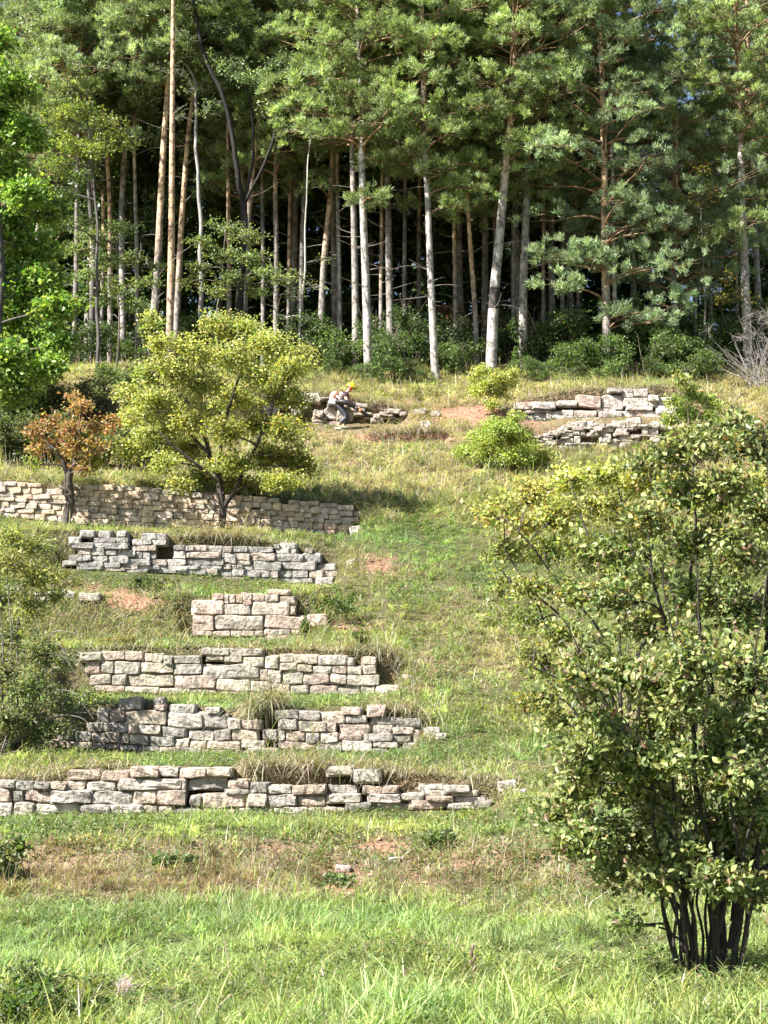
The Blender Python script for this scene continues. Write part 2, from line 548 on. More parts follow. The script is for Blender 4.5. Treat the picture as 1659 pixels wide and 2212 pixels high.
def stone(g, rng, c, half, col, rough=1.0, tilt=0.0):
    half = np.asarray(half, float)
    rad = min(half[0], half[2]) * rng.uniform(.14, .34)
    q = TV * half
    inner = np.maximum(half - rad, half * .2)
    cl = np.clip(q, -inner, inner)
    p = cl + rad * unit(q - cl) * (np.linalg.norm(q - cl, axis=1, keepdims=True) > 1e-6)
    ph = rng.uniform(0, 6.28, 9)
    h = min(half[0], half[2])
    fr = 2.2 / max(h, .04)
    w = np.stack([np.sin(p[:, 2] * fr * .8 + p[:, 1] * fr * .5 + ph[0]) + .6 * np.sin(p[:, 0] * fr * .7 + ph[1]),
                  np.sin(p[:, 0] * fr * .6 + ph[2] + p[:, 2] * fr) + .8 * np.sin(p[:, 0] * fr * 1.3 - p[:, 2] * fr * 1.1 + ph[3]),
                  np.sin(p[:, 0] * fr * .45 + ph[4]) + .7 * np.sin(p[:, 0] * fr * .9 + p[:, 1] * fr * .6 + ph[5])], 1)
    for sx in (-1, 1):                                 # knocked-off corners and uneven beds
        for sz in (-1, 1):
            wt = np.clip((1 + sx * TV[:, 0]) / 2, 0, 1) * np.clip((1 + sz * TV[:, 2]) / 2, 0, 1)
            k = np.abs(rng.normal(0, .06, 3)) * min(rough, 1.5)
            front = .35 + .65 * (TV[:, 1] < 0)
            p[:, 0] -= sx * (wt ** 2) * k[0] * half[0] * .8 * front
            p[:, 2] -= sz * (wt ** 1.5) * k[1] * half[2] * 1.3
            p[:, 1] += (wt ** 2) * k[2] * .10
    p = p + w * h * np.array((.05, .08, .06)) * rough
    p[:, 2] += p[:, 0] * rng.normal(0, .02) + rng.normal(0, .05) * h * np.sign(p[:, 0])
    a = tilt + rng.normal(0, .012 if rough < 1.65 else .08)
    ca, sa = math.cos(a), math.sin(a)
    x = p[:, 0] * ca - p[:, 2] * sa; z = p[:, 0] * sa + p[:, 2] * ca
    p[:, 0], p[:, 2] = x, z
    shade = np.tile(col * np.array((.87, .835, .79)), (len(p), 1))
    g.add(p + c, TQ, None, shade)


def wall(name, label, y, rects, seed, rough=1.0, pal=None, w=None, depth=.34, tilt=0.0, endcurve=None, jut=.016):
    """rects: stones as the photograph shows them (u0, v0, u1, v1); every one a solid block set in the bank"""
    rng = np.random.default_rng(seed)
    g = Geo()
    s = float(shear(y))
    for (u0, v0, u1, v1) in rects:
        um = (u0 + u1) / 2
        x = (um - U0) / F * y
        yl = y - s * x
        a = at(u0, v1, yl); b = at(u1, v0, yl)
        hx = (b[0] - a[0]) / 2 - .001; hz = (b[2] - a[2]) / 2 + .001
        d = depth / 2 * rng.uniform(.85, 1.15)
        off = rng.normal(0, jut)
        if endcurve and um > endcurve[0]:
            off += (um - endcurve[0]) ** 2 * endcurve[1]
        c = np.array(((a[0] + b[0]) / 2, yl + d + off - .02, (a[2] + b[2]) / 2))
        sc_ = palette(rng, 1, pal or STONE_PAL, w, .12, .02)
        stone(g, rng, c, (max(hx, .02), d, max(hz, .02)), sc_, rough, tilt)
        # hearting: smaller rubble packed behind the facing stone, seen in the joints
        stone(g, rng, c + np.array((rng.normal(0, .01), .055, -.004)), (max(hx, .02) + .022, d, max(hz, .02) + .016), sc_ * .8, rough * .6, 0)
    o3 = at((rects[0][0] + rects[-1][2]) / 2, max(r[3] for r in rects), y)
    o = obj(name, g, M_STONE, origin=o3)
    return tag(o, label, 'stone wall', 'dry stone terrace walls', 'thing')


def courses(rng, us, base, top, n, wmin, wmax, skip=0.0, jv=.15, gap=2.0):
    """rows of stones between two lines of the photograph"""
    out = []
    edges = np.linspace(0, 1, n + 1)
    edges[1:-1] += rng.normal(0, .12 / n, n - 1)
    ph = rng.uniform(0, 6.28, n + 1)

    def edge(k, u):                                     # a bed joint wanders slowly along the wall
        if k == 0: return -.04
        return edges[k] + jv * .9 / n * math.sin(u * .021 + ph[k]) + jv * .5 / n * math.sin(u * .06 + 2 * ph[k])
    for r in range(n):
        u = us[0] - rng.uniform(0, wmax)
        while u < us[1]:
            wd = rng.uniform(wmin, wmax)
            if rng.random() < .15: wd *= .55
            um = min(max(u + wd / 2, us[0]), us[1])
            vb = np.interp(um, *zip(*base)); vt = np.interp(um, *zip(*top))
            f0, f1 = edge(r, um), edge(r + 1, um)
            if jv > .3:
                f0 += rng.normal(0, .2 * jv / n); f1 += rng.normal(0, .2 * jv / n)
            if rng.random() >= skip * (1.6 if r == n - 1 else .8) and u + wd < us[1] + wmax * .3:
                out.append((u + gap / 2, vb - (vb - vt) * f1 + gap / 3, u + wd - gap / 2, vb - (vb - vt) * f0 - gap / 3))
            u += wd
    return out


R6 = lambda L: [(*cv6(a, b), *cv6(c, d)) for a, b, c, d in L]
R3 = lambda L: [(*cv3(a, b), *cv3(c, d)) for a, b, c, d in L]
R5 = lambda L: [(*cv5(a, b), *cv5(c, d)) for a, b, c, d in L]

W4 = R6([(725, 150, 845, 207), (845, 167, 945, 207), (948, 157, 1093, 210), (1097, 175, 1112, 203), (805, 128, 843, 150), (845, 130, 862, 165), (864, 130, 888, 163), (890, 128, 915, 163), (917, 152, 948, 170), (915, 125, 950, 152), (950, 128, 1000, 155), (1000, 130, 1050, 157), (1010, 112, 1090, 132), (1055, 135, 1112, 165),
         (728, 210, 805, 240), (728, 240, 805, 268), (808, 207, 993, 265), (997, 210, 1150, 260), (730, 268, 800, 285), (800, 268, 868, 290), (870, 267, 910, 290), (910, 267, 960, 288), (960, 267, 992, 285), (995, 262, 1050, 285), (1050, 262, 1095, 283), (1095, 262, 1150, 280), (1000, 285, 1055, 305), (1055, 283, 1140, 306), (1180, 225, 1225, 260), (1150, 262, 1180, 285), (900, 288, 1000, 306)])
W2 = R6([(450, 520, 530, 565), (583, 520, 615, 545), (583, 545, 620, 567), (645, 545, 735, 578), (780, 555, 830, 580), (365, 560, 412, 613), (412, 565, 470, 613), (473, 567, 627, 622), (630, 575, 765, 633), (768, 580, 858, 637), (860, 600, 910, 640), (910, 605, 985, 640),
         (330, 613, 388, 648), (390, 615, 415, 648), (418, 613, 483, 650), (486, 618, 520, 655), (520, 622, 606, 657), (608, 628, 703, 668), (710, 640, 805, 680), (808, 640, 870, 682), (873, 640, 975, 682), (220, 643, 278, 680), (282, 648, 345, 685), (345, 650, 452, 690), (455, 655, 487, 692), (487, 657, 562, 698), (566, 665, 657, 705), (660, 672, 714, 708), (716, 682, 778, 714), (780, 684, 907, 716), (908, 680, 1000, 708),
         (195, 680, 250, 705), (250, 684, 285, 710), (285, 685, 350, 712), (350, 690, 395, 712), (395, 694, 450, 712), (450, 700, 520, 716), (520, 703, 600, 720), (600, 706, 680, 724), (680, 710, 760, 726), (760, 716, 860, 728), (860, 716, 960, 730), (960, 710, 1050, 728),
         (1043, 567, 1125, 598), (1125, 570, 1207, 605), (1210, 573, 1300, 622), (1302, 585, 1385, 615), (1290, 555, 1365, 585), (1385, 548, 1450, 592), (1400, 592, 1490, 622), (1490, 597, 1590, 630), (1053, 598, 1122, 642), (1125, 608, 1232, 648), (1232, 615, 1268, 650), (1280, 620, 1398, 658), (1404, 622, 1480, 655), (1480, 630, 1560, 657), (1560, 640, 1585, 690),
         (1050, 645, 1075, 682), (1077, 645, 1150, 684), (1152, 650, 1205, 690), (1207, 652, 1275, 690), (1278, 657, 1370, 680), (1370, 655, 1480, 685), (1480, 658, 1550, 688), (1050, 684, 1190, 715), (1190, 686, 1288, 724), (1290, 680, 1402, 726), (1405, 685, 1500, 708), (1405, 710, 1465, 730), (1465, 712, 1520, 735), (1520, 690, 1575, 722), (990, 640, 1045, 680)])
W3 = R6([(300, 350, 385, 380), (385, 345, 470, 378), (470, 345, 540, 378), (545, 355, 615, 385), (620, 362, 650, 395), (655, 362, 755, 390), (760, 333, 865, 358), (865, 335, 990, 362), (775, 352, 843, 378), (845, 355, 912, 385), (915, 365, 995, 402), (1000, 362, 1050, 410), (1055, 355, 1108, 385), (1108, 358, 1200, 390), (1200, 360, 1310, 397), (1310, 370, 1335, 400), (1368, 365, 1420, 395),
         (320, 382, 380, 430), (380, 380, 430, 428), (430, 382, 528, 430), (530, 387, 655, 425), (655, 392, 760, 432), (764, 395, 978, 448), (980, 412, 1010, 455), (1010, 415, 1060, 462), (1055, 388, 1120, 415), (1120, 395, 1178, 422), (1178, 400, 1252, 428), (1252, 400, 1307, 428), (1310, 402, 1365, 432), (1368, 398, 1420, 432),
         (340, 432, 420, 470), (420, 432, 480, 472), (480, 432, 655, 477), (660, 435, 815, 487), (815, 448, 945, 495), (945, 457, 1022, 497), (1065, 417, 1143, 470), (1143, 425, 1245, 470), (1245, 430, 1308, 467), (1308, 434, 1430, 474), (350, 472, 470, 496), (470, 478, 600, 500), (600, 485, 720, 505), (720, 490, 815, 506), (820, 497, 940, 510), (940, 498, 1022, 510), (1022, 465, 1095, 502), (1095, 472, 1165, 504), (1168, 472, 1275, 510), (1275, 478, 1360, 510), (1360, 475, 1415, 512), (1415, 472, 1515, 512)])
W1 = R6([(255, 793, 380, 830), (380, 795, 493, 835), (495, 780, 600, 820), (600, 782, 672, 815), (683, 785, 780, 820), (780, 785, 870, 815), (1230, 780, 1330, 812), (1330, 790, 1430, 840), (0, 830, 60, 862), (60, 835, 130, 870), (130, 840, 190, 865), (190, 838, 252, 868), (255, 830, 322, 868), (326, 835, 438, 872), (440, 822, 685, 868), (687, 825, 703, 880), (706, 822, 860, 865), (860, 828, 940, 865),
         (-60, 862, 40, 912), (50, 870, 90, 910), (90, 868, 188, 912), (190, 870, 345, 918), (346, 873, 500, 925), (500, 870, 590, 920), (590, 868, 703, 927), (715, 885, 760, 932), (765, 880, 926, 935), (850, 866, 940, 882), (1365, 850, 1440, 885), (1440, 852, 1500, 880), (1240, 848, 1350, 880), (1100, 850, 1230, 885), (930, 880, 1010, 930), (1010, 885, 1120, 930), (1120, 890, 1230, 930), (1010, 850, 1100, 882), (945, 840, 1010, 878),
         (-60, 912, 48, 965), (50, 914, 130, 968), (133, 917, 300, 960), (300, 920, 420, 955), (420, 922, 540, 955), (542, 925, 595, 955), (597, 928, 650, 955), (650, 935, 765, 957), (765, 936, 900, 957), (900, 935, 1030, 955), (1030, 932, 1160, 955), (1160, 932, 1300, 953), (1235, 882, 1360, 915), (1390, 882, 1510, 915), (1510, 880, 1600, 905), (1300, 916, 1400, 946), (1400, 916, 1550, 942), (1550, 905, 1680, 940),
         (1590, 848, 1690, 868), (1680, 852, 1770, 876), (1600, 868, 1680, 888), (1700, 872, 1800, 892), (1610, 890, 1710, 912), (1715, 893, 1830, 915), (1685, 915, 1790, 938), (1790, 908, 1850, 935)])
W5 = R3([(425, 738, 478, 768), (505, 738, 545, 765), (612, 748, 680, 775), (680, 750, 720, 780), (345, 735, 410, 765), (300, 765, 345, 795), (405, 768, 500, 790), (500, 768, 555, 790), (570, 775, 655, 800), (655, 778, 718, 800), (750, 800, 800, 822), (800, 803, 838, 825), (835, 800, 895, 825), (895, 803, 960, 830), (960, 805, 1003, 832), (1008, 805, 1070, 830), (1070, 808, 1180, 833), (1185, 795, 1208, 815), (1208, 790, 1275, 818), (1190, 815, 1250, 838), (1255, 818, 1280, 835), (1320, 815, 1350, 835),
         (310, 790, 405, 815), (405, 790, 555, 818), (570, 800, 675, 826), (335, 815, 395, 842), (395, 815, 452, 845), (455, 818, 505, 845), (505, 820, 585, 850), (585, 826, 617, 858), (617, 828, 650, 860), (650, 830, 675, 858), (750, 825, 803, 858), (803, 830, 950, 858), (950, 832, 968, 860), (968, 837, 1020, 880), (1020, 835, 1083, 865), (1083, 833, 1190, 870), (1190, 838, 1310, 872), (1310, 835, 1388, 875),
         (300, 842, 357, 868), (357, 843, 395, 868), (397, 845, 465, 872), (468, 848, 555, 880), (555, 858, 590, 884), (590, 860, 650, 890), (650, 862, 720, 888), (720, 862, 803, 890), (803, 860, 912, 886), (912, 860, 968, 888), (1020, 867, 1080, 885), (1093, 870, 1215, 910), (1215, 872, 1365, 908), (1375, 880, 1450, 910), (270, 866, 330, 886), (330, 870, 445, 892), (445, 876, 520, 898), (520, 882, 597, 905), (597, 888, 690, 905), (690, 888, 810, 910), (810, 888, 860, 905), (860, 886, 960, 905), (965, 882, 1000, 905), (1000, 884, 1022, 905), (1022, 885, 1050, 905), (1050, 887, 1093, 908),
         (330, 892, 440, 906), (440, 898, 540, 912), (540, 905, 640, 918), (640, 905, 760, 920), (760, 905, 818, 924), (818, 905, 890, 928), (890, 904, 942, 930), (945, 905, 1002, 935), (1002, 905, 1055, 935), (1055, 908, 1128, 938), (1128, 910, 1168, 940), (1168, 912, 1202, 942), (1203, 910, 1262, 940), (1262, 908, 1330, 942), (1335, 908, 1395, 945), (1400, 905, 1470, 937), (940, 935, 1060, 948), (1060, 940, 1200, 957), (1200, 942, 1350, 962), (1350, 947, 1470, 970)])
W8 = R5([(565, 185, 640, 215), (640, 185, 740, 215), (750, 175, 835, 200), (835, 152, 940, 205), (940, 150, 1035, 210), (1035, 162, 1145, 200), (970, 122, 1030, 138), (1030, 122, 1075, 140), (1080, 122, 1145, 160), (1035, 140, 1080, 160), (1145, 155, 1185, 180), (1145, 180, 1180, 200), (600, 215, 720, 232), (700, 222, 770, 260), (770, 215, 820, 240), (820, 217, 920, 250), (920, 208, 1000, 222), (930, 222, 1030, 250), (1030, 217, 1090, 245), (1050, 202, 1160, 217), (1085, 214, 1150, 244), (1130, 222, 1200, 255), (1185, 160, 1260, 200), (1180, 200, 1270, 235), (770, 242, 820, 262), (600, 233, 700, 262), (820, 250, 930, 266), (930, 250, 1080, 266), (1080, 246, 1200, 266), (620, 262, 720, 278), (720, 264, 800, 280), (800, 266, 900, 284), (900, 267, 1010, 286), (1010, 267, 1110, 284), (1110, 267, 1230, 284)])

rw = np.random.default_rng(61)
W6 = courses(rw, (-60, 775), [(0, 1114), (265, 1137), (480, 1148), (625, 1162), (780, 1170)], [(0, 1040), (300, 1051), (445, 1065), (600, 1077), (700, 1084), (750, 1092), (790, 1112)], 7, 20, 46, .008, .09, 1.0)
W7 = courses(rw, (600, 700), [(600, 915), (720, 915)], [(600, 850), (650, 848), (720, 852)], 7, 12, 44, .3, 1.0, 1) + courses(rw, (700, 868), [(700, 913), (868, 916)], [(700, 858), (800, 878), (868, 890)], 6, 12, 40, .3, 1.0, 1)
W9 = courses(rw, (1160, 1330), [(1160, 968), (1240, 972), (1330, 972)], [(1160, 944), (1250, 912), (1330, 910)], 7, 12, 28, .12, .5, 1.0) + courses(rw, (1330, 1440), [(1330, 965), (1440, 965)], [(1330, 912), (1440, 910)], 6, 16, 36, .15, .6, 1.0)
WR = courses(rw, (1140, 1200), [(1140, 1362), (1200, 1362)], [(1140, 1338), (1200, 1332)], 3, 12, 26, .1, .5, 1.5)

wall('terrace_wall', 'lowest rough stone wall, long, overgrown by dry hanging grass on its right half', 21.95, W1, 11, 1.5, jut=.03, tilt=0)
wall('terrace_wall', 'second stone wall from below, with a grass filled gap splitting it in two', 25.95, W2, 12, 1.15, jut=.02)
wall('terrace_wall', 'third stone wall from below, pale beige, with a dark hollow under its top slabs', 29.45, W3, 13, .9, pal=[(.42, .38, .31), (.45, .40, .32), (.37, .35, .30), (.39, .32, .27)])
wall('terrace_wall', 'short stub of wall made of a few very large pinkish blocks', 32.95, W4, 14, .8, pal=[(.46, .37, .31), (.47, .40, .335), (.42, .37, .32), (.46, .34, .275)])
wall('terrace_wall', 'grey block wall just below the long warm wall, broken off at its right end', 36.45, W5, 15, .85, pal=[(.35, .34, .32), (.40, .385, .355), (.30, .29, .275), (.39, .335, .29)], endcurve=(660, 2e-5))
wall('terrace_wall', 'long neat warm coloured wall behind the yellow tree with a rounded shaded end', 39.95, W6, 16, .6, pal=[(.56, .46, .36), (.60, .49, .36), (.54, .47, .40), (.58, .44, .33), (.50, .44, .37)], endcurve=(720, 3e-5), jut=.015)
wall('ruined_wall', 'collapsed heap of flat stones behind the working person', 51.2, W7, 17, 1.7, jut=.10, depth=.5, pal=[(.42, .36, .31), (.36, .30, .26), (.48, .43, .38)])
wall('ruined_wall', 'pale wall of large white blocks at the top right below the pines', 51.4, W8, 18, 1.1, jut=.06, pal=[(.52, .47, .43), (.48, .44, .41), (.55, .50, .45), (.47, .38, .33)])
wall('ruined_wall', 'low tier of small stones at the foot of the white block wall', 49.5, W9, 19, 1.4, jut=.06, pal=[(.46, .42, .37), (.42, .37, .32), (.50, .45, .40)])
wall('ruined_wall', 'small remnant of grey wall half hidden by the big shrub', 33.3, WR, 20, 1.2, jut=.03)


def loose_stone(u, y, size, label, seed, col=(.5, .47, .43), sink=.25):
    rng = np.random.default_rng(seed)
    p = gpt(u, y)
    g = Geo()
    stone(g, rng, np.array((0, 0, size[2] * (1 - sink))), size, np.array([col]), 1.6, rng.normal(0, .1))
    o = obj('loose_stone', g, M_STONE)
    o.location = p
    return tag(o, label, 'stone')


loose_stone(918, 49.3, (.14, .12, .17), 'small white upright stone on the dry slope right of the working person', 1, (.62, .6, .57))
loose_stone(1475, 53.5, (.13, .12, .26), 'pale upright stone on the grassy slope at the upper right', 2, (.45, .42, .4))
loose_stone(772, 39.4, (.17, .15, .12), 'white stone lying at the rounded end of the warm wall', 3, (.55, .52, .48))
loose_stone(705, 36.2, (.2, .16, .1), 'flat stone fallen at the right end of the grey block wall', 4, (.45, .43, .4))
loose_stone(845, 29.2, (.16, .14, .09), 'pale flat stone fallen beside the end of the beige wall', 5)
loose_stone(118, 33.2, (.2, .14, .10), 'leftmost of three flat stones in the red bank left of the large blocks', 7, (.42, .39, .35))
loose_stone(165, 33.35, (.15, .13, .09), 'middle one of three flat stones in the red bank left of the large blocks', 8, (.45, .42, .38))
loose_stone(212, 33.2, (.22, .14, .08), 'rightmost of three flat stones in the red bank left of the large blocks', 9, (.43, .4, .36))
loose_stone(690, 32.6, (.2, .14, .13), 'pinkish stone beside the right end of the large block wall', 6, (.5, .4, .33))

for k, (u, yy, sz, lab) in enumerate(((930, 25.6, (.13, .1, .08), 'grey stone fallen in the grass beyond the right end of the second wall'), (948, 25.3, (.08, .07, .05), 'small pale stone lying farthest out from the second wall'), (1085, 21.7, (.12, .1, .07), 'flat grey stone at the right tip of the lowest wall'), (1112, 21.4, (.07, .06, .05), 'small stone in the grass just beyond the tip of the lowest wall'),
                                     (560, 25.5, (.11, .09, .07), 'stone rolled out of the grassy gap in the second wall'), (880, 29.0, (.1, .08, .06), 'small beige stone a step beyond the end of the beige wall'), (398, 32.6, (.12, .1, .07), 'pinkish stone at the left foot of the large block wall'), (760, 36.0, (.1, .09, .06), 'small grey stone in the turf beyond the broken end of the grey wall'),
                                     (905, 50.8, (.2, .16, .1), 'flat stone right of the collapsed heap behind the working person'), (940, 50.9, (.14, .12, .08), 'smaller stone farther right of the collapsed heap'), (1105, 51.0, (.2, .16, .12), 'pale stone at the left tip of the white block wall'), (745, 15.6, (.07, .06, .035), 'small reddish stone on the bare soil of the lower bank'), (850, 16.0, (.06, .05, .03), 'tiny pale stone near the crest of the lower bank'))):
    loose_stone(u, yy, sz, lab, 30 + k, ((.42, .39, .35), (.46, .42, .37), (.40, .35, .31))[k % 3], .35)

# ------------------------------------------------------------------ grass
GREENS = [(.225, .31, .095), (.285, .365, .125), (.155, .24, .075), (.33, .375, .16)]
DRYS = [(.45, .39, .295), (.55, .49, .39), (.37, .30, .23), (.34, .33, .21), (.46, .365, .30)]


def blades(g, rng, P, h, w, az, lean, droop, col, fl=None):
    n = len(P)
    dx = np.stack([np.cos(az), np.sin(az), np.zeros(n)], 1)
    sa = az + math.pi / 2 + rng.normal(0, .6, n)
    sd = np.stack([np.cos(sa), np.sin(sa), np.zeros(n)], 1)
    h = h[:, None]; w = w[:, None]; lean = lean[:, None]; droop = droop[:, None]

    def pt(t):
        return P + np.array((0, 0, 1.)) * h * (t - droop * t * t) + dx * h * lean * t ** 1.7
    m1, m2, tp = pt(.45), pt(.78), pt(1.)
    V = np.stack([P - sd * w / 2, P + sd * w / 2, m1 + sd * w * .42, m1 - sd * w * .42, m2 + sd * w * .28, m2 - sd * w * .28, tp], 1)
    i = np.arange(n)[:, None] * 7
    Q = np.concatenate([i + [0, 1, 2, 3], i + [3, 2, 4, 5]], 0)
    T = i + [5, 4, 6]
    c = np.repeat(col, 7, 0).reshape(n, 7, 3).copy()
    g.add(V.reshape(-1, 3), Q, T, c.reshape(-1, 3))


def scatter(rng, y0, y1, n, margin=1.12, wmin=1.0):
    y = y0 + (y1 - y0) * rng.random(n)
    half = 829.5 / F * y * 1.03 * margin + wmin
    keep = rng.random(n) < half / (829.5 / F * y1 * 1.03 * margin + wmin)
    y = y[keep]; half = half[keep]
    x = (rng.random(len(y)) * 2 - 1) * half
    return x, y


def wall_clear(x, y):
    ok = np.ones(len(x), bool)
    for nm, (yw, u0, u1, *_r) in STEPS.items():
        if nm == 'scarp': continue
        u0 = max(u0, {'w4': 400, 'w3': 130, 'w2': 90, 'w5': 120, 'w9': 1150}.get(nm, u0))
        t = y + shear(y) * x - yw
        u = U0 + F * x / (y * 1.02)
        ok &= ~((t > -.04) & (t < .30) & (u > u0 + 15) & (u < u1 - 15))
    return ok


def foot_fade(x, y):
    k = np.ones(len(x))
    for nm, (yw, u0, u1, *_r) in STEPS.items():
        t = y + shear(y) * x - yw
        u = U0 + F * x / (y * 1.02)
        up = nm in ('w7', 'w8', 'w9')
        k = np.where((t > (-2.2 if up else -1.3)) & (t < .1) & (u > u0) & (u < u1), .25 if up else .45, k)
    return k


def grass_zone(name, label, y0, y1, n, hmul, wid, seed, clump=2.2):
    rng = np.random.default_rng(seed)
    x, y = scatter(rng, y0, y1, n)
    # gather the points into tussocks
    cx = np.floor(x * clump) + hash2(np.floor(x * clump), np.floor(y * clump), 5); cy = np.floor(y * clump) + hash2(np.floor(x * clump), np.floor(y * clump), 6)
    pull = rng.uniform(0, .75, len(x)) ** 1.5
    x = x * (1 - pull) + pull * cx / clump; y = y * (1 - pull) + pull * cy / clump
    ok = wall_clear(x, y)
    x, y = x[ok], y[ok]
    z = height(x, y)
    tone = .55 + .8 * hash2(np.floor(x * clump * 1.3), np.floor(y * clump), 8)
    tuss = .55 + .9 * hash2(np.floor(x * clump * 1.3), np.floor(y * clump), 9)
    dry, soil, u, v = fields(x, y, z)
    dry = dry + (hash2(np.floor(x * clump * 1.3), np.floor(y * clump), 10) - .5) * .5
    dens = np.clip(1.05 - soil * 1.4, .16, 1) * (.55 + .9 * fbm(x * 1.7, y * 1.7, 50))
    ok = rng.random(len(x)) < dens
    x, y, z, dry, soil, u, v, tone, tuss = (a[ok] for a in (x, y, z, dry, soil, u, v, tone, tuss))
    n = len(x)
    isdry = rng.random(n) < np.clip((dry - .18) * 1.35, .04, .96)
    tall = fbm(x * 1.1, y * 1.1, 77)
    base_h = np.interp(v, [850, 960, 1080, 1150, 1250, 1420, 1500, 1650, 1780, 1850, 1960, 2050, 2212], [.20, .22, .26, .13, .09, .18, .13, .10, .10, .11, .11, .11, .13])
    h = base_h * hmul * foot_fade(x, y) * rng.lognormal(0, .34, n) * (.45 + .8 * tall) * tuss * (1 - .5 * soil)
    flat = np.clip((fbm(x * 1.4 + 3, y * 1.4, 171) - .55) * 6, 0, 1)
    h = h * (1 - .35 * flat)
    stalk = (rng.random(n) < .02) & isdry & (v < 1990)
    h = np.where(stalk, h * 2.3, h)
    w = wid * rng.uniform(.6, 1.3, n) * np.where(stalk, .6, 1)
    az = rng.uniform(0, 6.283, n)
    lean = np.abs(rng.normal(.55, .45, n)) + .1
    droop = np.clip(rng.normal(.15, .2, n) + lean * .25, 0, .85)
    lean = lean + .9 * flat; droop = np.clip(droop + .35 * flat, 0, .9)
    # dry tussocks hang down the banks
    hang = isdry & (rng.random(n) < .55)
    az = np.where(hang, -1.57 + rng.normal(0, .7, n), az)
    lean = np.where(hang, lean + .35, lean); droop = np.where(hang, droop + .2, droop)
    lean = np.where(stalk, .2, lean); droop = np.where(stalk, .03, droop)
    cg = palette(rng, n, GREENS, None, .2); cd = palette(rng, n, DRYS, None, .2)
    mixn = fbm(x * .6, y * .6, 91)[:, None]
    h1 = fbm(x * .45 + 9, y * .45, 161)[:, None] - .5; h2 = fbm(x * 1.9, y * 1.9, 163)[:, None] - .5
    cg = cg * (1 + np.array((.9, .3, -.2)) * h1 + np.array((.5, .45, .3)) * h2)
    cg = cg * (.75 + .5 * mixn) + np.array((.05, .03, 0)) * np.clip(dry[:, None] - .1, 0, 1)
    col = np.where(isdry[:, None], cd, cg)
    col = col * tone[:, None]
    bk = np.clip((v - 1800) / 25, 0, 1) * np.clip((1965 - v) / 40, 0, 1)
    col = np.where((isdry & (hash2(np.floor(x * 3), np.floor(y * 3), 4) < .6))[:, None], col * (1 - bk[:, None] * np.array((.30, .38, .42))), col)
    g = Geo()
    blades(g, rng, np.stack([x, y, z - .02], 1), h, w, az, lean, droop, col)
    # small herbs between the blades
    hb = (rng.random(n) < .16 * np.clip(3.2 * (fbm(x * .9, y * .9, 140) - .42), 0, 1.2)) & (soil < .5)
    k3 = int(hb.sum()); rp = 4
    bp = np.repeat(np.stack([x, y, z], 1)[hb], rp, 0) + rng.normal(0, .03, (k3 * rp, 3)); bp[:, 2] += rng.uniform(.0, .8, k3 * rp) * np.repeat(h[hb], rp)
    ls = wid * rng.uniform(2.2, 4.5, k3 * rp)
    leaves(g, rng, bp, rng.normal(0, 1, (k3 * rp, 3)) * (1, 1, .4), rng.normal(0, .4, (k3 * rp, 3)) + (0, -.3, 1), ls, ls * .6, palette(rng, k3 * rp, [(.11, .17, .05), (.15, .20, .06), (.08, .12, .04), (.20, .17, .08)]))
    o = obj(name, g, M_GRASS)
    return tag(o, label, 'grass', kind='stuff')


grass_zone('lawn_grass', 'bright green meadow grass along the bottom of the slope', 7.0, 15.5, 420000, 1.0, .008, 101, 7)
grass_zone('bank_grass', 'grass and dry thatch on the bank below the lowest wall', 15.3, 26, 300000, 1.0, .012, 102, 4.5)
grass_zone('terrace_grass', 'grass strips growing on the terraces between the stone walls', 26, 41, 360000, 1.0, .016, 103, 3.5)
grass_zone('slope_grass', 'tall yellowish dry grass on the upper slope below the wood', 41, 58, 300000, 1.0, .020, 104, 2.6)

# crumbs of soil and small stones lying on the bare patches
rng = np.random.default_rng(17)
x, y = scatter(rng, 14.5, 52, 90000)
z = height(x, y)
dry_, soil_, u_, v_ = fields(x, y, z)
ok = (rng.random(len(x)) < np.clip(soil_ * 1.5 - .3, 0, .5)) & wall_clear(x, y)
x, y, z = x[ok], y[ok], z[ok]
n = len(x)
OC = np.array([(1, 0, 0), (0, 1, 0), (-1, 0, 0), (0, -1, 0), (0, 0, 1), (0, 0, -.6)], float)
sz = rng.lognormal(-3.75, .5, n)[:, None, None]
V = OC[None] * sz * rng.uniform(.6, 1.3, (n, 6, 3)) * np.array((1, 1, .7)) + np.stack([x, y, z + .01], 1)[:, None]
i = np.arange(n)[:, None] * 6
T = np.concatenate([i + list(t_) for t_ in ((0, 1, 4), (1, 2, 4), (2, 3, 4), (3, 0, 4), (1, 0, 5), (2, 1, 5), (3, 2, 5), (0, 3, 5))], 0)
g = Geo(); g.add(V.reshape(-1, 3), None, T, np.repeat(palette(rng, n, [(.28, .14, .09), (.34, .18, .115), (.20, .105, .07), (.40, .33, .27)], (3, 3, 2, 1)), 6, 0))
tag(obj('soil_crumbs', g, M_GROUND), 'crumbs of red soil and small stones on the bare patches', 'soil', kind='stuff')

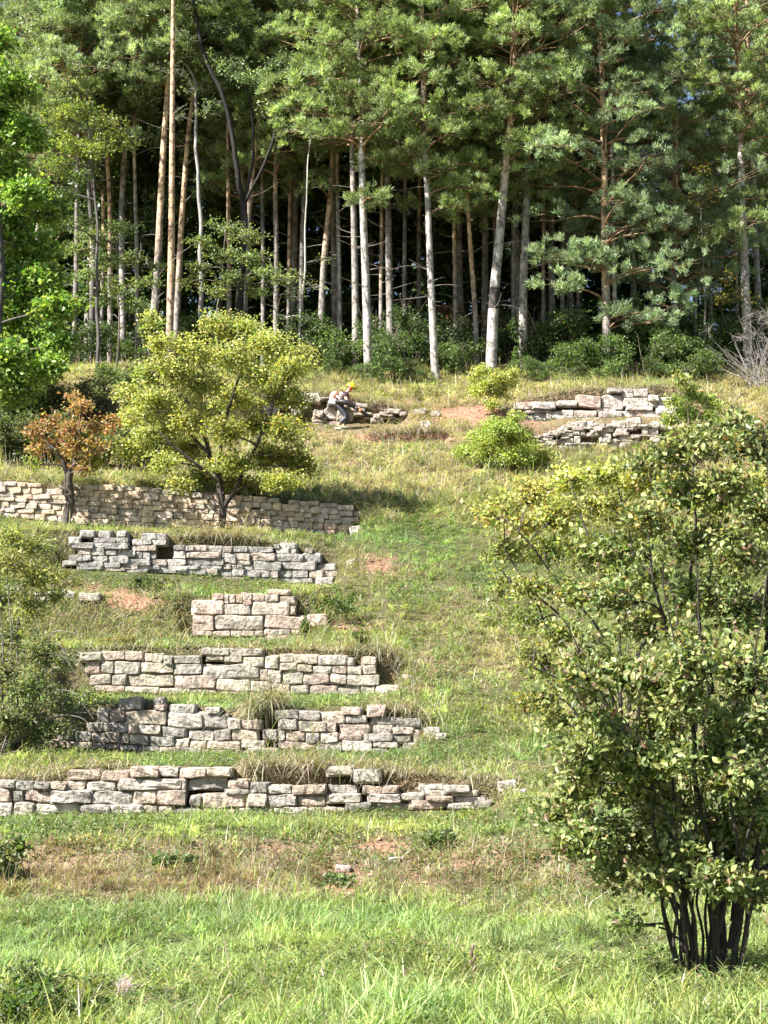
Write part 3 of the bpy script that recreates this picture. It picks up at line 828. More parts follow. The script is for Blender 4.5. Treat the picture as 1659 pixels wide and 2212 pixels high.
# dry grass hanging over the walls
rng = np.random.default_rng(7)
g = Geo()
for (u0, u1, y, n, lng, dk) in ((530, 720, 22.0, 900, .26, .95), (720, 900, 22.0, 520, .22, .95), (900, 1080, 22.0, 350, .16, .85), (130, 300, 22.0, 250, .15, .9), (0, 140, 22.0, 350, .22, .9), (540, 610, 26.0, 1000, .35, .7), (800, 915, 26.0, 500, .25, .9),
                               (180, 760, 29.5, 700, .2, .8), (750, 870, 29.5, 500, .25, .9), (0, 760, 40.0, 700, .13, .8), (390, 560, 36.5, 900, .25, 1), (150, 700, 36.5, 700, .15, .8), (600, 880, 51.3, 1200, .3, .9), (1110, 1450, 51.5, 900, .22, .9), (1150, 1450, 49.6, 250, .10, .9), (790, 970, 48.8, 900, .3, 1)):
    u = rng.uniform(u0, u1, n); 
    cl = np.round(u / 22) * 22 + rng.normal(0, 5, n); u = np.where(rng.random(n) < .6, cl, u)
    yy = y + rng.uniform(-.02, .45, n)
    x = (u - U0) / F * y * 1.02
    yy = yy - shear(y) * x
    yy0 = yy
    z = height(x, np.maximum(yy, y - shear(y) * x + .27)) + .02
    isd = rng.random(n) < dk
    col = np.where(isd[:, None], palette(rng, n, DRYS), palette(rng, n, GREENS))
    h = lng * rng.lognormal(0, .55, n)
    blades(g, rng, np.stack([x, yy, z], 1), h, np.full(n, .008 + .0002 * y), rng.uniform(-3.6, .5, n), rng.uniform(.3, 1.1, n), rng.uniform(.2, 1.7, n), col * rng.uniform(.5, 1.15, (n, 1)))
for (u0, u1, y, n, lng, dk) in ((40, 420, 33.0, 5200, .20, .75), (640, 720, 33.0, 900, .25, .6), (-40, 160, 36.5, 1500, .2, .6), (-40, 130, 29.5, 1500, .2, .6), (-60, 110, 26, 1500, .2, .6), (860, 930, 26, 700, .2, .8), (840, 910, 29.5, 700, .2, .8), (730, 790, 36.5, 700, .2, .8), (780, 850, 40, 900, .2, .8), (880, 980, 51.3, 900, .2, .8), (1060, 1100, 22, 300, .15, .8)):
    u = rng.uniform(u0, u1, n); x = (u - U0) / F * y * 1.02
    yy = y - shear(y) * x + rng.uniform(-1.0, .6, n)
    z = height(x, yy) - .01
    _, so_, _, _ = fields(x, yy, z)
    kk = rng.random(n) > so_ * 1.1
    x, yy, z = x[kk], yy[kk], z[kk]; n = len(x)
    isd = rng.random(n) < dk
    col = np.where(isd[:, None], palette(rng, n, DRYS), palette(rng, n, GREENS))
    blades(g, rng, np.stack([x, yy, z], 1), lng * rng.lognormal(0, .5, n), np.full(n, .008 + .0002 * y), rng.uniform(-3.6, .5, n), rng.uniform(.3, 1.1, n), rng.uniform(.1, 1.2, n), col * rng.uniform(.5, 1.1, (n, 1)))
tag(obj('hanging_grass', g, M_GRASS), 'withered straw coloured grass hanging over the wall tops', 'grass', kind='stuff')


# ------------------------------------------------------------------ broad-leaved trees and shrubs
def branch_col(rng, base, n):
    return np.tile(np.asarray(base) * rng.uniform(.8, 1.2), (n, 1))


def woody(name, label, cat, base, stems, blobs, seed, leaf, pal, palw=None, bark=(.11, .085, .065), group=None, nsub=14, lps=14,
          limb_r=.03, sub_r=.007, mat=None, detail=0, spread=.10, parts=('trunk', 'crown'), shell=.55, upbias=.5, bare=0.0, twigcol=None, limbs=True, wig=.006):
    """stems: list of (points, r0, r1); blobs: (centre, radii, weight[, palette]) that the limbs reach for"""
    rng = np.random.default_rng(seed)
    base = np.asarray(base, float)
    gw, gl = Geo(), Geo()
    sp, sr = [], []
    for pts, r0, r1 in stems:
        P = smooth_path(pts, max(6, len(pts) * 6))
        P[1:-1] += rng.normal(0, r0 * .07, (len(P) - 2, 3))
        tt = np.linspace(0, 1, len(P))[:, None]; LL = np.linalg.norm(P[-1] - P[0])
        P += np.sin(tt * math.pi) * wig * LL * np.sin(tt * rng.uniform(6, 15, 3) + rng.uniform(0, 6.28, 3)) + (np.sin(tt * math.pi) ** .5) * wig * .4 * LL * np.sin(tt * rng.uniform(18, 34, 3) + rng.uniform(0, 6.28, 3))
        R = np.linspace(r0, r1, len(P)); R[0] *= 1.25
        tube(gw, P, R, 8 if r0 > .02 else 5, branch_col(rng, bark, len(P)))
        sp.append(P); sr.append(R)
    SPt = np.concatenate(sp); SRt = np.concatenate(sr)
    L0, W0 = leaf
    for bl in blobs:
        c, rad, wt = np.asarray(bl[0], float), np.broadcast_to(np.asarray(bl[1], float), (3,)), bl[2]
        bp = [tuple(q * t_ for q, t_ in zip(p_, rng.uniform(.8, 1.2) * rng.uniform(.9, 1.1, 3))) for p_ in (bl[3] if len(bl) > 3 else pal)]
        bw = None if len(bl) > 3 else palw
        d = np.linalg.norm(SPt - c, axis=1) + np.where(SPt[:, 2] > c[2] - .1 * rad[2], .9 * (SPt[:, 2] - c[2]) + .3, 0)
        k = int(np.argmin(d))
        a = SPt[k]
        r0 = min(SRt[k] * .8, limb_r * (.6 + .4 * wt))
        ln = np.linalg.norm(c - a)
        if limbs and ln > .05:
            P = bez(a, a + (c - a) * .35 + np.array((0, 0, .10 * ln)) + rng.normal(0, .08 * ln, 3), a + (c - a) * .7 + rng.normal(0, .08 * ln, 3), c, 9)
            tube(gw, P, np.linspace(r0, sub_r * 1.6, 9), 5, branch_col(rng, bark, 9))
        else:
            P = np.array([a, c])
        ns = max(3, int(nsub * wt))
        for s in range(ns):
            dirv = unit(rng.normal(0, 1, 3) + np.array((0, 0, .15)))
            tip = c + dirv * rad * math.sqrt(shell * shell + (1 - shell * shell) * rng.random()) * rng.uniform(.85, 1.15)
            st = P[rng.integers(len(P) // 2, len(P))]
            l2 = np.linalg.norm(tip - st)
            Q = bez(st, st + (tip - st) * .3 + rng.normal(0, .08 * l2, 3), st + (tip - st) * .7 + rng.normal(0, .1 * l2, 3) + np.array((0, 0, .06 * l2)), tip, 6)
            tube(gw, Q, np.linspace(sub_r, sub_r * .35, 6), 4, branch_col(rng, twigcol or bark, 6))
            if rng.random() < bare: continue
            n = max(2, int(lps * rng.uniform(.6, 1.4)))
            t = np.clip(rng.beta(2.2, 1.2, n), .12, 1)
            pos = np.stack([np.interp(t, np.linspace(0, 1, 6), Q[:, q]) for q in range(3)], 1)
            pos = pos + rng.normal(0, spread, (n, 3)) * np.array((1, 1, .7))
            D = rng.normal(0, 1, (n, 3)) + unit(tip - st) * .8 + np.array((0, 0, -.15))
            N = rng.normal(0, .6, (n, 3)) + np.array((0, 0, upbias)) + unit(pos - c) * .5
            col = palette(rng, n, bp, bw) * rng.uniform(.85, 1.15)
            sc = rng.uniform(.65, 1.3, n)
            leaves(gl, rng, pos, D, N, L0 * sc, W0 * sc, col, detail)
    t = thing(name, base, label, cat, group)
    obj(parts[0], gw, M_BARK, t, smooth=True, origin=base)
    if gl.n:
        obj(parts[1], gl, mat or M_LEAF, t, origin=base)
    return t


YEL = [(.47, .45, .155), (.42, .43, .15), (.32, .36, .12), (.53, .49, .20), (.23, .28, .085)]
LIME = [(.30, .38, .08), (.36, .42, .10), (.22, .30, .065), (.42, .44, .13)]
MAPLE = [(.18, .29, .06), (.23, .34, .075), (.13, .225, .05), (.30, .38, .09)]
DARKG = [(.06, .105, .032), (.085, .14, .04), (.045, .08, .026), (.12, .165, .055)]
MIDG = [(.11, .18, .05), (.14, .215, .06), (.08, .14, .042), (.18, .235, .075)]
RUST = [(.40, .21, .10), (.36, .19, .11), (.44, .30, .11), (.32, .27, .10), (.26, .18, .10)]
GREYG = [(.29, .35, .20), (.35, .41, .24), (.23, .285, .165)]


def blob(u, v, y, ru, rv, w=1.0, *a, ry=None):
    m = mpp(y)
    return (at(u, v, y), (ru * m, (ry if ry is not None else (ru + rv) / 2) * m, rv * m), w, *a)


# yellow tree in front of the warm wall
y = 39.1
b = gpt(482, y); b[2] -= .05
P = lambda u, v, dy=0: at(u, v, y + dy)
st = [([b, P(484, 1110), P(480, 1075), P(470, 1040), P(452, 980, .1), P(430, 900, .1), P(440, 800, .2)], .085, .03),
      ([P(484, 1095), P(505, 1065, -.1), P(530, 1010, -.2), P(560, 950, -.3), P(585, 880, -.2)], .06, .02),
      ([P(480, 1070), P(470, 1000, .3), P(490, 900, .4), P(520, 800, .4), P(525, 740, .3)], .055, .02),
      ([P(470, 1040), P(420, 1000, -.3), P(360, 950, -.4), P(310, 900, -.3)], .045, .015),
      ([P(452, 980), P(400, 930, .3), P(360, 860, .4), P(330, 790, .3)], .04, .015)]
rb = np.random.default_rng(5)
bl = []
for (u, v, ru, rv, w) in ((470, 700, 50, 32, 1), (535, 715, 55, 35, 1), (590, 745, 60, 40, 1.1), (640, 790, 45, 32, .8), (420, 760, 55, 40, 1), (500, 770, 65, 45, 1.3), (575, 815, 65, 42, 1.2), (350, 740, 35, 25, .5), (375, 800, 55, 40, 1), (320, 810, 50, 35, .8), (285, 850, 45, 30, .7), (430, 830, 60, 42, 1.2), (340, 870, 60, 40, 1.1),
                         (290, 900, 45, 32, .8), (500, 860, 60, 42, 1.1), (610, 860, 50, 32, .9), (410, 910, 65, 40, 1.2), (330, 940, 60, 36, 1.1), (280, 970, 45, 25, .7), (480, 930, 55, 40, 1), (560, 920, 55, 35, .9), (620, 930, 50, 40, .9), (400, 975, 60, 32, 1.1), (350, 1000, 40, 25, .5), (640, 990, 40, 40, .8), (580, 990, 55, 40, .9), (500, 1000, 60, 35, .9), (430, 1030, 45, 22, .7), (530, 1045, 70, 22, .9), (610, 1040, 50, 25, .7), (665, 1010, 25, 30, .4), (385, 1045, 28, 22, .4), (650, 870, 30, 25, .4), (660, 760, 26, 22, .35), (330, 690, 22, 22, .3)):
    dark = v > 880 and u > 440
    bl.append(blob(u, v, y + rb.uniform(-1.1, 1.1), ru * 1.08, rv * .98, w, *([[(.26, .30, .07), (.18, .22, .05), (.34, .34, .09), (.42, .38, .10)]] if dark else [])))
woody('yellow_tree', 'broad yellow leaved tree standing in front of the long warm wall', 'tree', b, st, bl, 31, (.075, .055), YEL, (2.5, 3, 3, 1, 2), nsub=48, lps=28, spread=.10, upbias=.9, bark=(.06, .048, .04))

# small rust-coloured tree
y = 38.5
b = gpt(152, y); b[2] -= .05
st = [([b, P(152, 1085), P(147, 1045), P(150, 1020)], .115, .10), ([P(148, 1035), P(138, 1000, -.1), P(122, 975, -.2), P(105, 960, -.2)], .06, .02), ([P(150, 1025), P(163, 990, .1), P(170, 940, .1), P(175, 880)], .05, .012), ([P(149, 1028), P(145, 985, .2), P(130, 930, .2), P(105, 900, .2)], .04, .012), ([P(158, 1005), P(190, 970), P(220, 930), P(235, 910)], .03, .01)]
bl = [blob(u, v, y + rb.uniform(-.5, .5), ru, rv, w, *x) for (u, v, ru, rv, w, *x) in ((175, 880, 30, 25, .7), (205, 920, 32, 26, .8), (240, 915, 22, 22, .5), (150, 925, 36, 26, .9), (105, 915, 34, 26, .8), (70, 930, 20, 22, .4), (120, 960, 38, 25, .9), (170, 965, 40, 28, 1), (215, 965, 28, 22, .5), (150, 995, 32, 20, .7), (80, 970, 24, 22, .5),
      (205, 1000, 26, 20, .6, [(.28, .26, .04), (.2, .22, .04)]), (175, 1015, 20, 14, .4), (70, 1000, 18, 12, .3, [(.26, .25, .05), (.18, .2, .04)]), (160, 860, 16, 14, .25))]
woody('rust_tree', 'small tree with rust brown leaves and a stout dark forked trunk', 'tree', b, st, bl, 32, (.085, .06), RUST, (3, 2, 2, 2, 1.5), nsub=30, lps=15, spread=.09, bare=.15, bark=(.10, .08, .065))

# bushes and saplings on the upper slope
y = 44.5
b = gpt(1095, y)
st = [([b, P(1092, 1030), P(1085, 1000), P(1075, 960)], .05, .02), ([b, P(1110, 1025, .2), P(1130, 990, .2)], .04, .015), ([b, P(1070, 1030, -.2), P(1040, 1000, -.2)], .035, .012)]
bl = [blob(u, v, y + rb.uniform(-.7, .7), ru, rv, w) for (u, v, ru, rv, w) in ((1090, 920, 55, 22, 1), (1040, 945, 50, 22, .9), (1120, 945, 45, 25, .9), (1000, 972, 32, 14, .5), (1060, 965, 60, 24, 1.1), (1135, 970, 40, 20, .7), (1180, 990, 35, 15, .5), (1110, 990, 55, 20, .9), (1045, 990, 45, 14, .6), (1090, 1010, 45, 18, .7), (1150, 1005, 40, 18, .6), (1060, 915, 30, 18, .4), (1115, 900, 22, 14, .3))]
woody('green_bush', 'rounded lime green bush on the slope below the white block wall', 'bush', b, st, bl, 33, (.075, .05), LIME, nsub=48, lps=24, spread=.09, parts=('stems', 'foliage'))
y = 50.5
b = gpt(1065, y)
st = [([b, P(1065, 880), P(1062, 840), P(1066, 800)], .03, .01), ([P(1065, 885), P(1085, 850), P(1100, 820)], .02, .008)]
bl = [blob(u, v, y + rb.uniform(-.4, .4), ru, rv, w) for (u, v, ru, rv, w) in ((1040, 800, 26, 14, .6), (1075, 815, 30, 18, .8), (1050, 835, 34, 16, .8), (1095, 825, 26, 18, .6), (1030, 845, 20, 10, .4), (1075, 850, 34, 16, .7), (1060, 872, 24, 12, .5), (1110, 805, 15, 10, .3), (1020, 815, 14, 12, .25))]
woody('young_tree', 'small yellow green sapling between the lime bush and the wood', 'tree', b, st, bl, 34, (.075, .055), LIME[:2] + YEL[:2], nsub=40, lps=20, spread=.08)
y = 46
b = gpt(1490, y)
st = [([b, P(1490, 920), P(1484, 870), P(1480, 810)], .03, .01), ([P(1490, 930), P(1515, 890), P(1530, 860)], .02, .008), ([P(1488, 930), P(1460, 900), P(1445, 880)], .02, .008)]
bl = [blob(u, v, y + rb.uniform(-.5, .5), ru, rv, w) for (u, v, ru, rv, w) in ((1470, 820, 20, 20, .5), (1495, 850, 30, 22, .7), (1460, 870, 28, 20, .6), (1530, 870, 26, 20, .6), (1490, 895, 40, 22, .9), (1450, 905, 26, 18, .5), (1535, 905, 24, 20, .5), (1500, 935, 40, 22, .8), (1550, 880, 20, 14, .3), (1460, 940, 30, 16, .5))]
woody('young_tree', 'fresh green sapling to the right of the white block wall', 'tree', b, st, bl, 35, (.08, .055), LIME + MIDG[:2], nsub=40, lps=20, spread=.08)

# dark scrub behind the rust tree
SCRUB = [(.10, .14, .05), (.14, .18, .06), (.07, .10, .035), (.18, .18, .08)]
for k, (u, y, w, h, pal, lab) in enumerate(((0, 43.2, 75, 105, SCRUB, 'dense scrub at the left edge behind the rust tree'), (105, 43.6, 65, 110, SCRUB + DARKG[:1], 'dark bush directly behind the crown of the rust tree'), (225, 43.0, 65, 95, SCRUB, 'olive bush between the rust tree and the yellow tree'),
                                            (320, 43.6, 50, 100, DARKG + SCRUB[:2], 'shaded bush half behind the left side of the yellow tree'), (190, 49.5, 85, 85, [(.13, .13, .09), (.10, .13, .05), (.18, .17, .12)], 'greyish thicket higher up behind the rust tree'), (70, 49.5, 60, 70, DARKG + MIDG, 'dark bush at the foot of the bright green maple'), (300, 51.5, 90, 85, MIDG + SCRUB[:2], 'green bush at the wood edge above the yellow tree'))):
    b = gpt(u, y); m = mpp(y)
    st = [([b, b + np.array((dx * m, dy * m, h * .5 * m)), b + np.array((dx * 1.6 * m, dy * m, h * m))], .025, .01) for dx, dy in ((-25, 5), (0, -8), (22, 4))]
    bl = [(b + np.array((rb.uniform(-w, w) * m, rb.uniform(-.6, .6), rb.uniform(.25, 1.1) * h * m)), (34 * m, 34 * m, 24 * m), .8) for _ in range(26)]
    woody('scrub_bush', lab, 'bush', b, st, bl, 40 + k, (.085, .055), pal, nsub=16, lps=16, spread=.09, parts=('stems', 'foliage'))

# ------------------------------------------------------------------ near shrubs
y = 10.0
b = gpt(1530, y); b[2] -= .04
st = []
rs = np.random.default_rng(77)
for k in range(26):
    f = k / 25
    ub = 1462 + 140 * f + rs.normal(0, 8); vb = 2085 + rs.normal(0, 8); dy = rs.uniform(-.22, .22)
    ut = 1300 + 560 * f + rs.normal(0, 50); vt = rs.uniform(1150, 1750)
    q = [P(ub, vb, dy), P(ub + (f - .5) * 40, 1960, dy * 1.2), P(ub * .75 + ut * .25 + rs.normal(0, 8), 1820, dy * 1.8), P(ub * .45 + ut * .55, vt * .5 + 1820 * .5, dy * 2.4), P(ut, vt, dy * 3)]
    q[0][2] = float(height(q[0][0], q[0][1])) - .03
    st.append((q, rs.uniform(.008, .018), .004))
for q, r in (([(1475, 2060, -.1), (1470, 1960, -.1), (1400, 1890, -.1), (1360, 1850, -.1)], .016), ([(1575, 2050, 0), (1600, 1950, 0), (1625, 1900, 0), (1680, 1850, 0), (1760, 1790, 0)], .024), ([(1590, 1990, .1), (1585, 1850, .1), (1600, 1700, .1), (1590, 1450, .1), (1560, 1250, .1)], .03), ([(1560, 2070, .2), (1560, 1900, .2), (1500, 1650, .2), (1440, 1400, .2), (1400, 1150, .2)], .026),
             ([(1500, 2070, .1), (1480, 1900, .1), (1400, 1720, .1), (1310, 1600, 0), (1240, 1540, 0)], .02), ([(1560, 1700, .1), (1640, 1400, .2), (1680, 1150, .2), (1650, 960, .2)], .02), ([(1540, 1500, .1), (1500, 1250, .1), (1490, 1050, .1), (1500, 930, .1)], .014), ([(1500, 2075, .1), (1470, 2030, .1), (1430, 2005, .1), (1350, 1990, .1)], .008)):
    st.append(([P(*a) for a in q], r, .006))
NEARP = [(.19, .23, .08), (.25, .285, .10), (.12, .155, .055), (.34, .345, .14), (.27, .18, .11)]
bl = []
for (u, v, ru, rv, w) in ((1430, 980, 45, 30, .5), (1380, 1010, 50, 30, .5), (1500, 960, 60, 40, .8), (1580, 930, 70, 50, .9), (1650, 960, 80, 60, 1), (1480, 1060, 80, 50, 1), (1570, 1060, 80, 60, 1.1), (1650, 1100, 80, 70, 1.2), (1400, 1120, 80, 50, .8), (1500, 1170, 90, 60, 1.2), (1600, 1200, 90, 70, 1.3), (1320, 1190, 70, 50, .7), (1400, 1240, 80, 60, 1), (1500, 1290, 90, 60, 1.3), (1600, 1320, 90, 70, 1.3),
                          (1300, 1300, 60, 50, .6), (1390, 1350, 80, 55, 1), (1480, 1400, 90, 60, 1.3), (1590, 1440, 90, 70, 1.3), (1280, 1400, 60, 50, .5), (1350, 1460, 80, 55, .9), (1450, 1510, 90, 60, 1.2), (1560, 1550, 90, 60, 1.2), (1640, 1560, 60, 70, 1), (1240, 1480, 50, 45, .4), (1290, 1560, 70, 50, .8), (1390, 1610, 80, 55, 1.1), (1500, 1640, 90, 55, 1.2), (1610, 1670, 80, 60, 1.1),
                          (1220, 1600, 60, 45, .6), (1250, 1690, 80, 50, 1), (1350, 1710, 80, 50, 1.1), (1450, 1740, 80, 50, 1.1), (1560, 1770, 80, 50, 1), (1650, 1800, 60, 60, .9), (1190, 1750, 60, 40, .7), (1280, 1790, 80, 45, 1), (1380, 1810, 80, 45, 1), (1480, 1840, 70, 40, .8), (1330, 1880, 60, 35, .7), (1400, 1900, 60, 35, .6), (1220, 1830, 50, 30, .5), (1340, 1990, 40, 20, .25), (1640, 1890, 40, 35, .4), (1740, 1300, 90, 200, 2), (1740, 1650, 90, 150, 1.5), (1740, 1000, 90, 100, 1)):
    bl.append(blob(u, v, y + rb.uniform(-.45, .55), ru, rv, w))
for k in range(26):
    bl.append(blob(rb.uniform(1240, 1660), rb.uniform(1420, 1885), y + rb.uniform(-.7, -.2), 65, 45, .8))
for k in range(12):
    bl.append(blob(rb.uniform(1400, 1640), rb.uniform(1780, 1930), y + rb.uniform(-.5, .3), 60, 32, .6))
woody('big_shrub', 'large many stemmed shrub with leathery leaves nearest the viewer', 'shrub', b, st, bl, 51, (.042, .024), NEARP, (3, 3, 3, 1.3, .6), nsub=58, lps=12, limb_r=.011, sub_r=.0034, mat=M_GLOSS, detail=1, spread=.045,
      bark=(.045, .036, .03), parts=('stems', 'foliage'), shell=.0, upbias=.1, bare=.2, wig=.016)

y = 15.0
b = gpt(1400, y); b[2] -= .04
st = []
for (u1, v1, u2, v2, dy) in ((1300, 1350, 1120, 1150, -.2), (1320, 1300, 1230, 1040, .1), (1380, 1300, 1330, 1010, .2), (1440, 1300, 1450, 1020, .3), (1500, 1350, 1580, 1050, .2), (1290, 1420, 1080, 1230, 0), (1280, 1480, 1090, 1190, -.1), (1290, 1500, 1150, 1440, 0), (1290, 1600, 1200, 1500, -.2), (1520, 1500, 1700, 1150, .3)):
    st.append(([b + np.array((rs.normal(0, .1), rs.normal(0, .1), 0)), P(1400 * .6 + u1 * .4, 1650, dy * .3), P(u1, v1, dy), P((u1 + u2) / 2 + rs.normal(0, 10), (v1 + v2) / 2 - 5, dy * 1.5), P(u2, v2, dy * 2)], rs.uniform(.022, .035), .006))
bl = []
for (u, v, ru, rv, w) in ((1090, 1080, 45, 25, .5), (1060, 1110, 25, 20, .3), (1150, 1060, 60, 30, .8), (1230, 1040, 60, 30, .9), (1310, 1025, 60, 30, .9), (1390, 1040, 60, 35, 1), (1470, 1060, 60, 35, 1), (1550, 1080, 60, 40, 1), (1630, 1060, 60, 50, 1), (1120, 1130, 55, 35, .6), (1210, 1110, 70, 40, 1), (1300, 1100, 70, 45, 1.1), (1400, 1130, 80, 50, 1.1), (1500, 1160, 80, 50, 1), (1600, 1180, 80, 50, 1), (1090, 1190, 45, 30, .45), (1170, 1190, 65, 40, .7), (1270, 1190, 70, 45, .8),
                          (1090, 1260, 35, 35, .4), (1160, 1270, 60, 40, .5), (1240, 1280, 70, 45, .6), (1140, 1340, 50, 30, .4), (1210, 1370, 60, 40, .5), (1180, 1430, 60, 40, .5), (1140, 1400, 35, 25, .25), (1230, 1480, 60, 45, .6), (1170, 1510, 40, 30, .4), (1350, 1250, 80, 60, .7), (1200, 1560, 50, 40, .5)):
    bl.append(blob(u, v, y + rb.uniform(-.7, .7), ru, rv, w, *([[(.46, .43, .13), (.38, .38, .12), (.29, .32, .10), (.48, .42, .16)]] if v < 1150 else [])))
woody('hawthorn', 'wide yellow tipped thorny bush just behind the near shrub', 'bush', b, st, bl, 52, (.046, .034), [(.28, .30, .10), (.22, .25, .08), (.36, .36, .13), (.15, .18, .06)], nsub=50, lps=20, limb_r=.016, sub_r=.005, mat=M_LEAF, spread=.06, bark=(.055, .045, .04), parts=('stems', 'foliage'), shell=.0, bare=.14, wig=.02)

# left shrub with grey arching twigs
y = 25.3
b = gpt(20, y); b[2] -= .04
st = []
for k in range(16):
    ut = rs.uniform(-150, 230); vt = rs.uniform(1200, 1560); dy = rs.uniform(-.7, .7)
    q0 = b + np.array((rs.normal(0, .18), rs.normal(0, .18), 0))
    st.append(([q0, P(30 + (ut - 40) * .2, 1590, dy * .4), P(40 + (ut - 40) * .6, vt - 10, dy * .8), P(ut, vt, dy), P(ut + (ut - 40) * .35, vt + 60, dy * 1.1)], rs.uniform(.012, .022), .004))
bl = []
for (u, v, ru, rv, w, pl) in ((30, 1160, 50, 30, .5, 1), (80, 1180, 45, 30, .5, 1), (20, 1220, 60, 40, .7, 1), (90, 1240, 50, 35, .6, 1), (0, 1290, 60, 40, .8, 0), (70, 1310, 50, 40, .6, 1), (120, 1290, 30, 30, .3, 1), (20, 1370, 60, 50, 1, 0), (90, 1400, 50, 45, .8, 0), (150, 1430, 45, 35, .3, 0), (0, 1450, 60, 50, 1.1, 0), (70, 1480, 60, 50, 1.1, 0), (140, 1510, 45, 40, .5, 0), (190, 1500, 25, 25, .15, 0), (10, 1550, 70, 50, 1.2, 0), (90, 1570, 60, 40, 1, 0), (150, 1570, 35, 30, .3, 0), (30, 1620, 70, 35, .9, 0), (100, 1620, 40, 25, .5, 0), (-60, 1500, 50, 80, .8, 0)):
    bl.append(blob(u, v, y + rb.uniform(-.5, .5), ru, rv, w, *([[(.32, .35, .11), (.25, .285, .10), (.40, .39, .14), (.18, .21, .08)]] if pl else [])))
woody('twiggy_shrub', 'dark dense shrub at the left edge with pale arching bare twigs', 'shrub', b, st, bl, 53, (.062, .036), [(.17, .205, .085), (.21, .25, .10), (.12, .15, .065), (.28, .30, .12), (.20, .15, .10)], (3, 3, 2, 1, .5), nsub=62, lps=22, limb_r=.010, sub_r=.0045, spread=.08, bark=(.15, .13, .115), parts=('stems', 'foliage'), shell=.0, bare=.2, wig=.015, twigcol=(.26, .24, .215))

# brambles at lower left
y = 15.2
for k, (u, y, w, h, n, lab) in enumerate(((0, 15.0, 40, 110, 18, 'leafy bramble bush low at the left edge below the lowest wall'),)):
    b = gpt(u, y); m = mpp(y)
    st = [([b, b + np.array((dx * m * .5, dy, h * .7 * m)), b + np.array((dx * 1.5 * m, dy, h * m))], .01, .004) for dx, dy in ((-45, .1), (0, -.2), (35, .1), (60, -.1))]
    bl = [(b + np.array((rb.uniform(-70, 55) * m, rb.uniform(-.4, .4), rb.uniform(.1, 1.0) * h * m)), (26 * m, 26 * m, 22 * m), .8) for _ in range(n)]
    woody('bramble', lab, 'bush', b, st, bl, 60 + k, (.06, .042), [(.18, .21, .08), (.22, .25, .09), (.27, .25, .12), (.12, .15, .06)], nsub=20, lps=12, limb_r=.006, sub_r=.003, spread=.05, detail=1, parts=('stems', 'foliage'))


# weeds on the banks and terraces
def weed(u, y, w, h, pal, leaf, lab, seed, n=5, cat='plant', name='weed'):
    b = gpt(u, y); r = np.random.default_rng(seed)
    st = [([b, b + np.array((r.normal(0, w * .3), r.normal(0, .06), h * .6)), b + np.array((r.normal(0, w * .5), r.normal(0, .1), h))], .004 + .0001 * y, .002) for _ in range(n)]
    bl = [(b + np.array((r.uniform(-w, w), r.uniform(-w, w) * .6, r.uniform(.2, 1) * h)), (w * .35, w * .35, h * .22), .5) for _ in range(n * 2)]
    return woody(name, lab, cat, b, st, bl, seed, leaf, pal, nsub=9, lps=8, limb_r=.004, sub_r=.0025, spread=.03, parts=('stems', 'foliage'), bark=(.12, .11, .06))


WEEDS = ((395, 15.2, .17, .12, [(.10, .14, .05), (.13, .18, .06)], (.06, .04), 'dark leafy weed in the dry bank below the lowest wall'),
         (730, 15.1, .14, .10, [(.12, .17, .06), (.15, .2, .07)], (.06, .05), 'low green weed left of the red soil in the bank'),
         (960, 16.6, .16, .12, [(.11, .15, .05), (.15, .19, .07)], (.05, .035), 'dark weed at the crest of the bank below the lowest wall'),
         (733, 32.5, .35, .55, [(.05, .09, .025), (.09, .13, .03)], (.08, .05), 'tall leafy weed right of the large block wall'),
         (662, 32.5, .12, .4, [(.06, .11, .03), (.09, .14, .03)], (.06, .04), 'small green plant growing against the end of the large block wall'),
         (345, 34.0, .4, .25, [(.05, .08, .02), (.07, .10, .03)], (.07, .045), 'low green weed on the red soil left of the large block wall'),
         (780, 29.9, .2, .35, [(.07, .11, .03), (.12, .15, .04)], (.06, .04), 'green weed on top of the beige wall near its right end'),
         (1125, 27.0, .28, .35, [(.32, .27, .04), (.20, .22, .04)], (.05, .035), 'small yellow plant in the grass beside the hawthorn'),
         (270, 29.9, .35, .2, [(.28, .20, .04), (.18, .18, .04)], (.05, .03), 'low orange tinged plant on the turf above the beige wall'),
         (460, 37.0, .9, .28, [(.12, .07, .045), (.09, .06, .04), (.16, .10, .06)], (.06, .035), 'brown withered creeper on top of the grey block wall'),
         (160, 34.5, .3, .3, [(.26, .24, .05), (.14, .16, .04)], (.07, .03), 'yellowish weed beside the scattered stones in the bank'),
         (1300, 50.9, .5, .22, [(.16, .15, .07), (.10, .12, .04)], (.08, .04), 'dry straggly weeds between the two tiers of the white wall'),
         (1215, 50.9, .4, .25, [(.10, .13, .05), (.18, .16, .08)], (.08, .04), 'greenish weeds above the small stone tier'),
         (905, 52.4, .9, .5, [(.14, .16, .04), (.20, .19, .06)], (.09, .04), 'yellow green herbs on the ledge right of the working person'),
         (1505, 56.0, .7, 1.2, [(.16, .22, .12), (.12, .18, .09)], (.16, .09), 'broad pale leaved shrub in front of the wood at upper right'),
         (120, 9.4, .22, .2, [(.05, .09, .025), (.08, .13, .03)], (.04, .022), 'dark leafy weed in the lawn at lower left'),
         (215, 9.0, .25, .2, [(.06, .10, .025), (.09, .14, .03)], (.04, .025), 'green clover like weed beside the pale thistle'),
         (60, 8.8, .22, .2, [(.07, .12, .03), (.10, .16, .035)], (.045, .03), 'leafy weed at the bottom left corner of the lawn'))
for k, (u, yy, w, h, pal, lf, lab) in enumerate(WEEDS):
    weed(u, yy, w, h, pal, lf, lab, 200 + k)

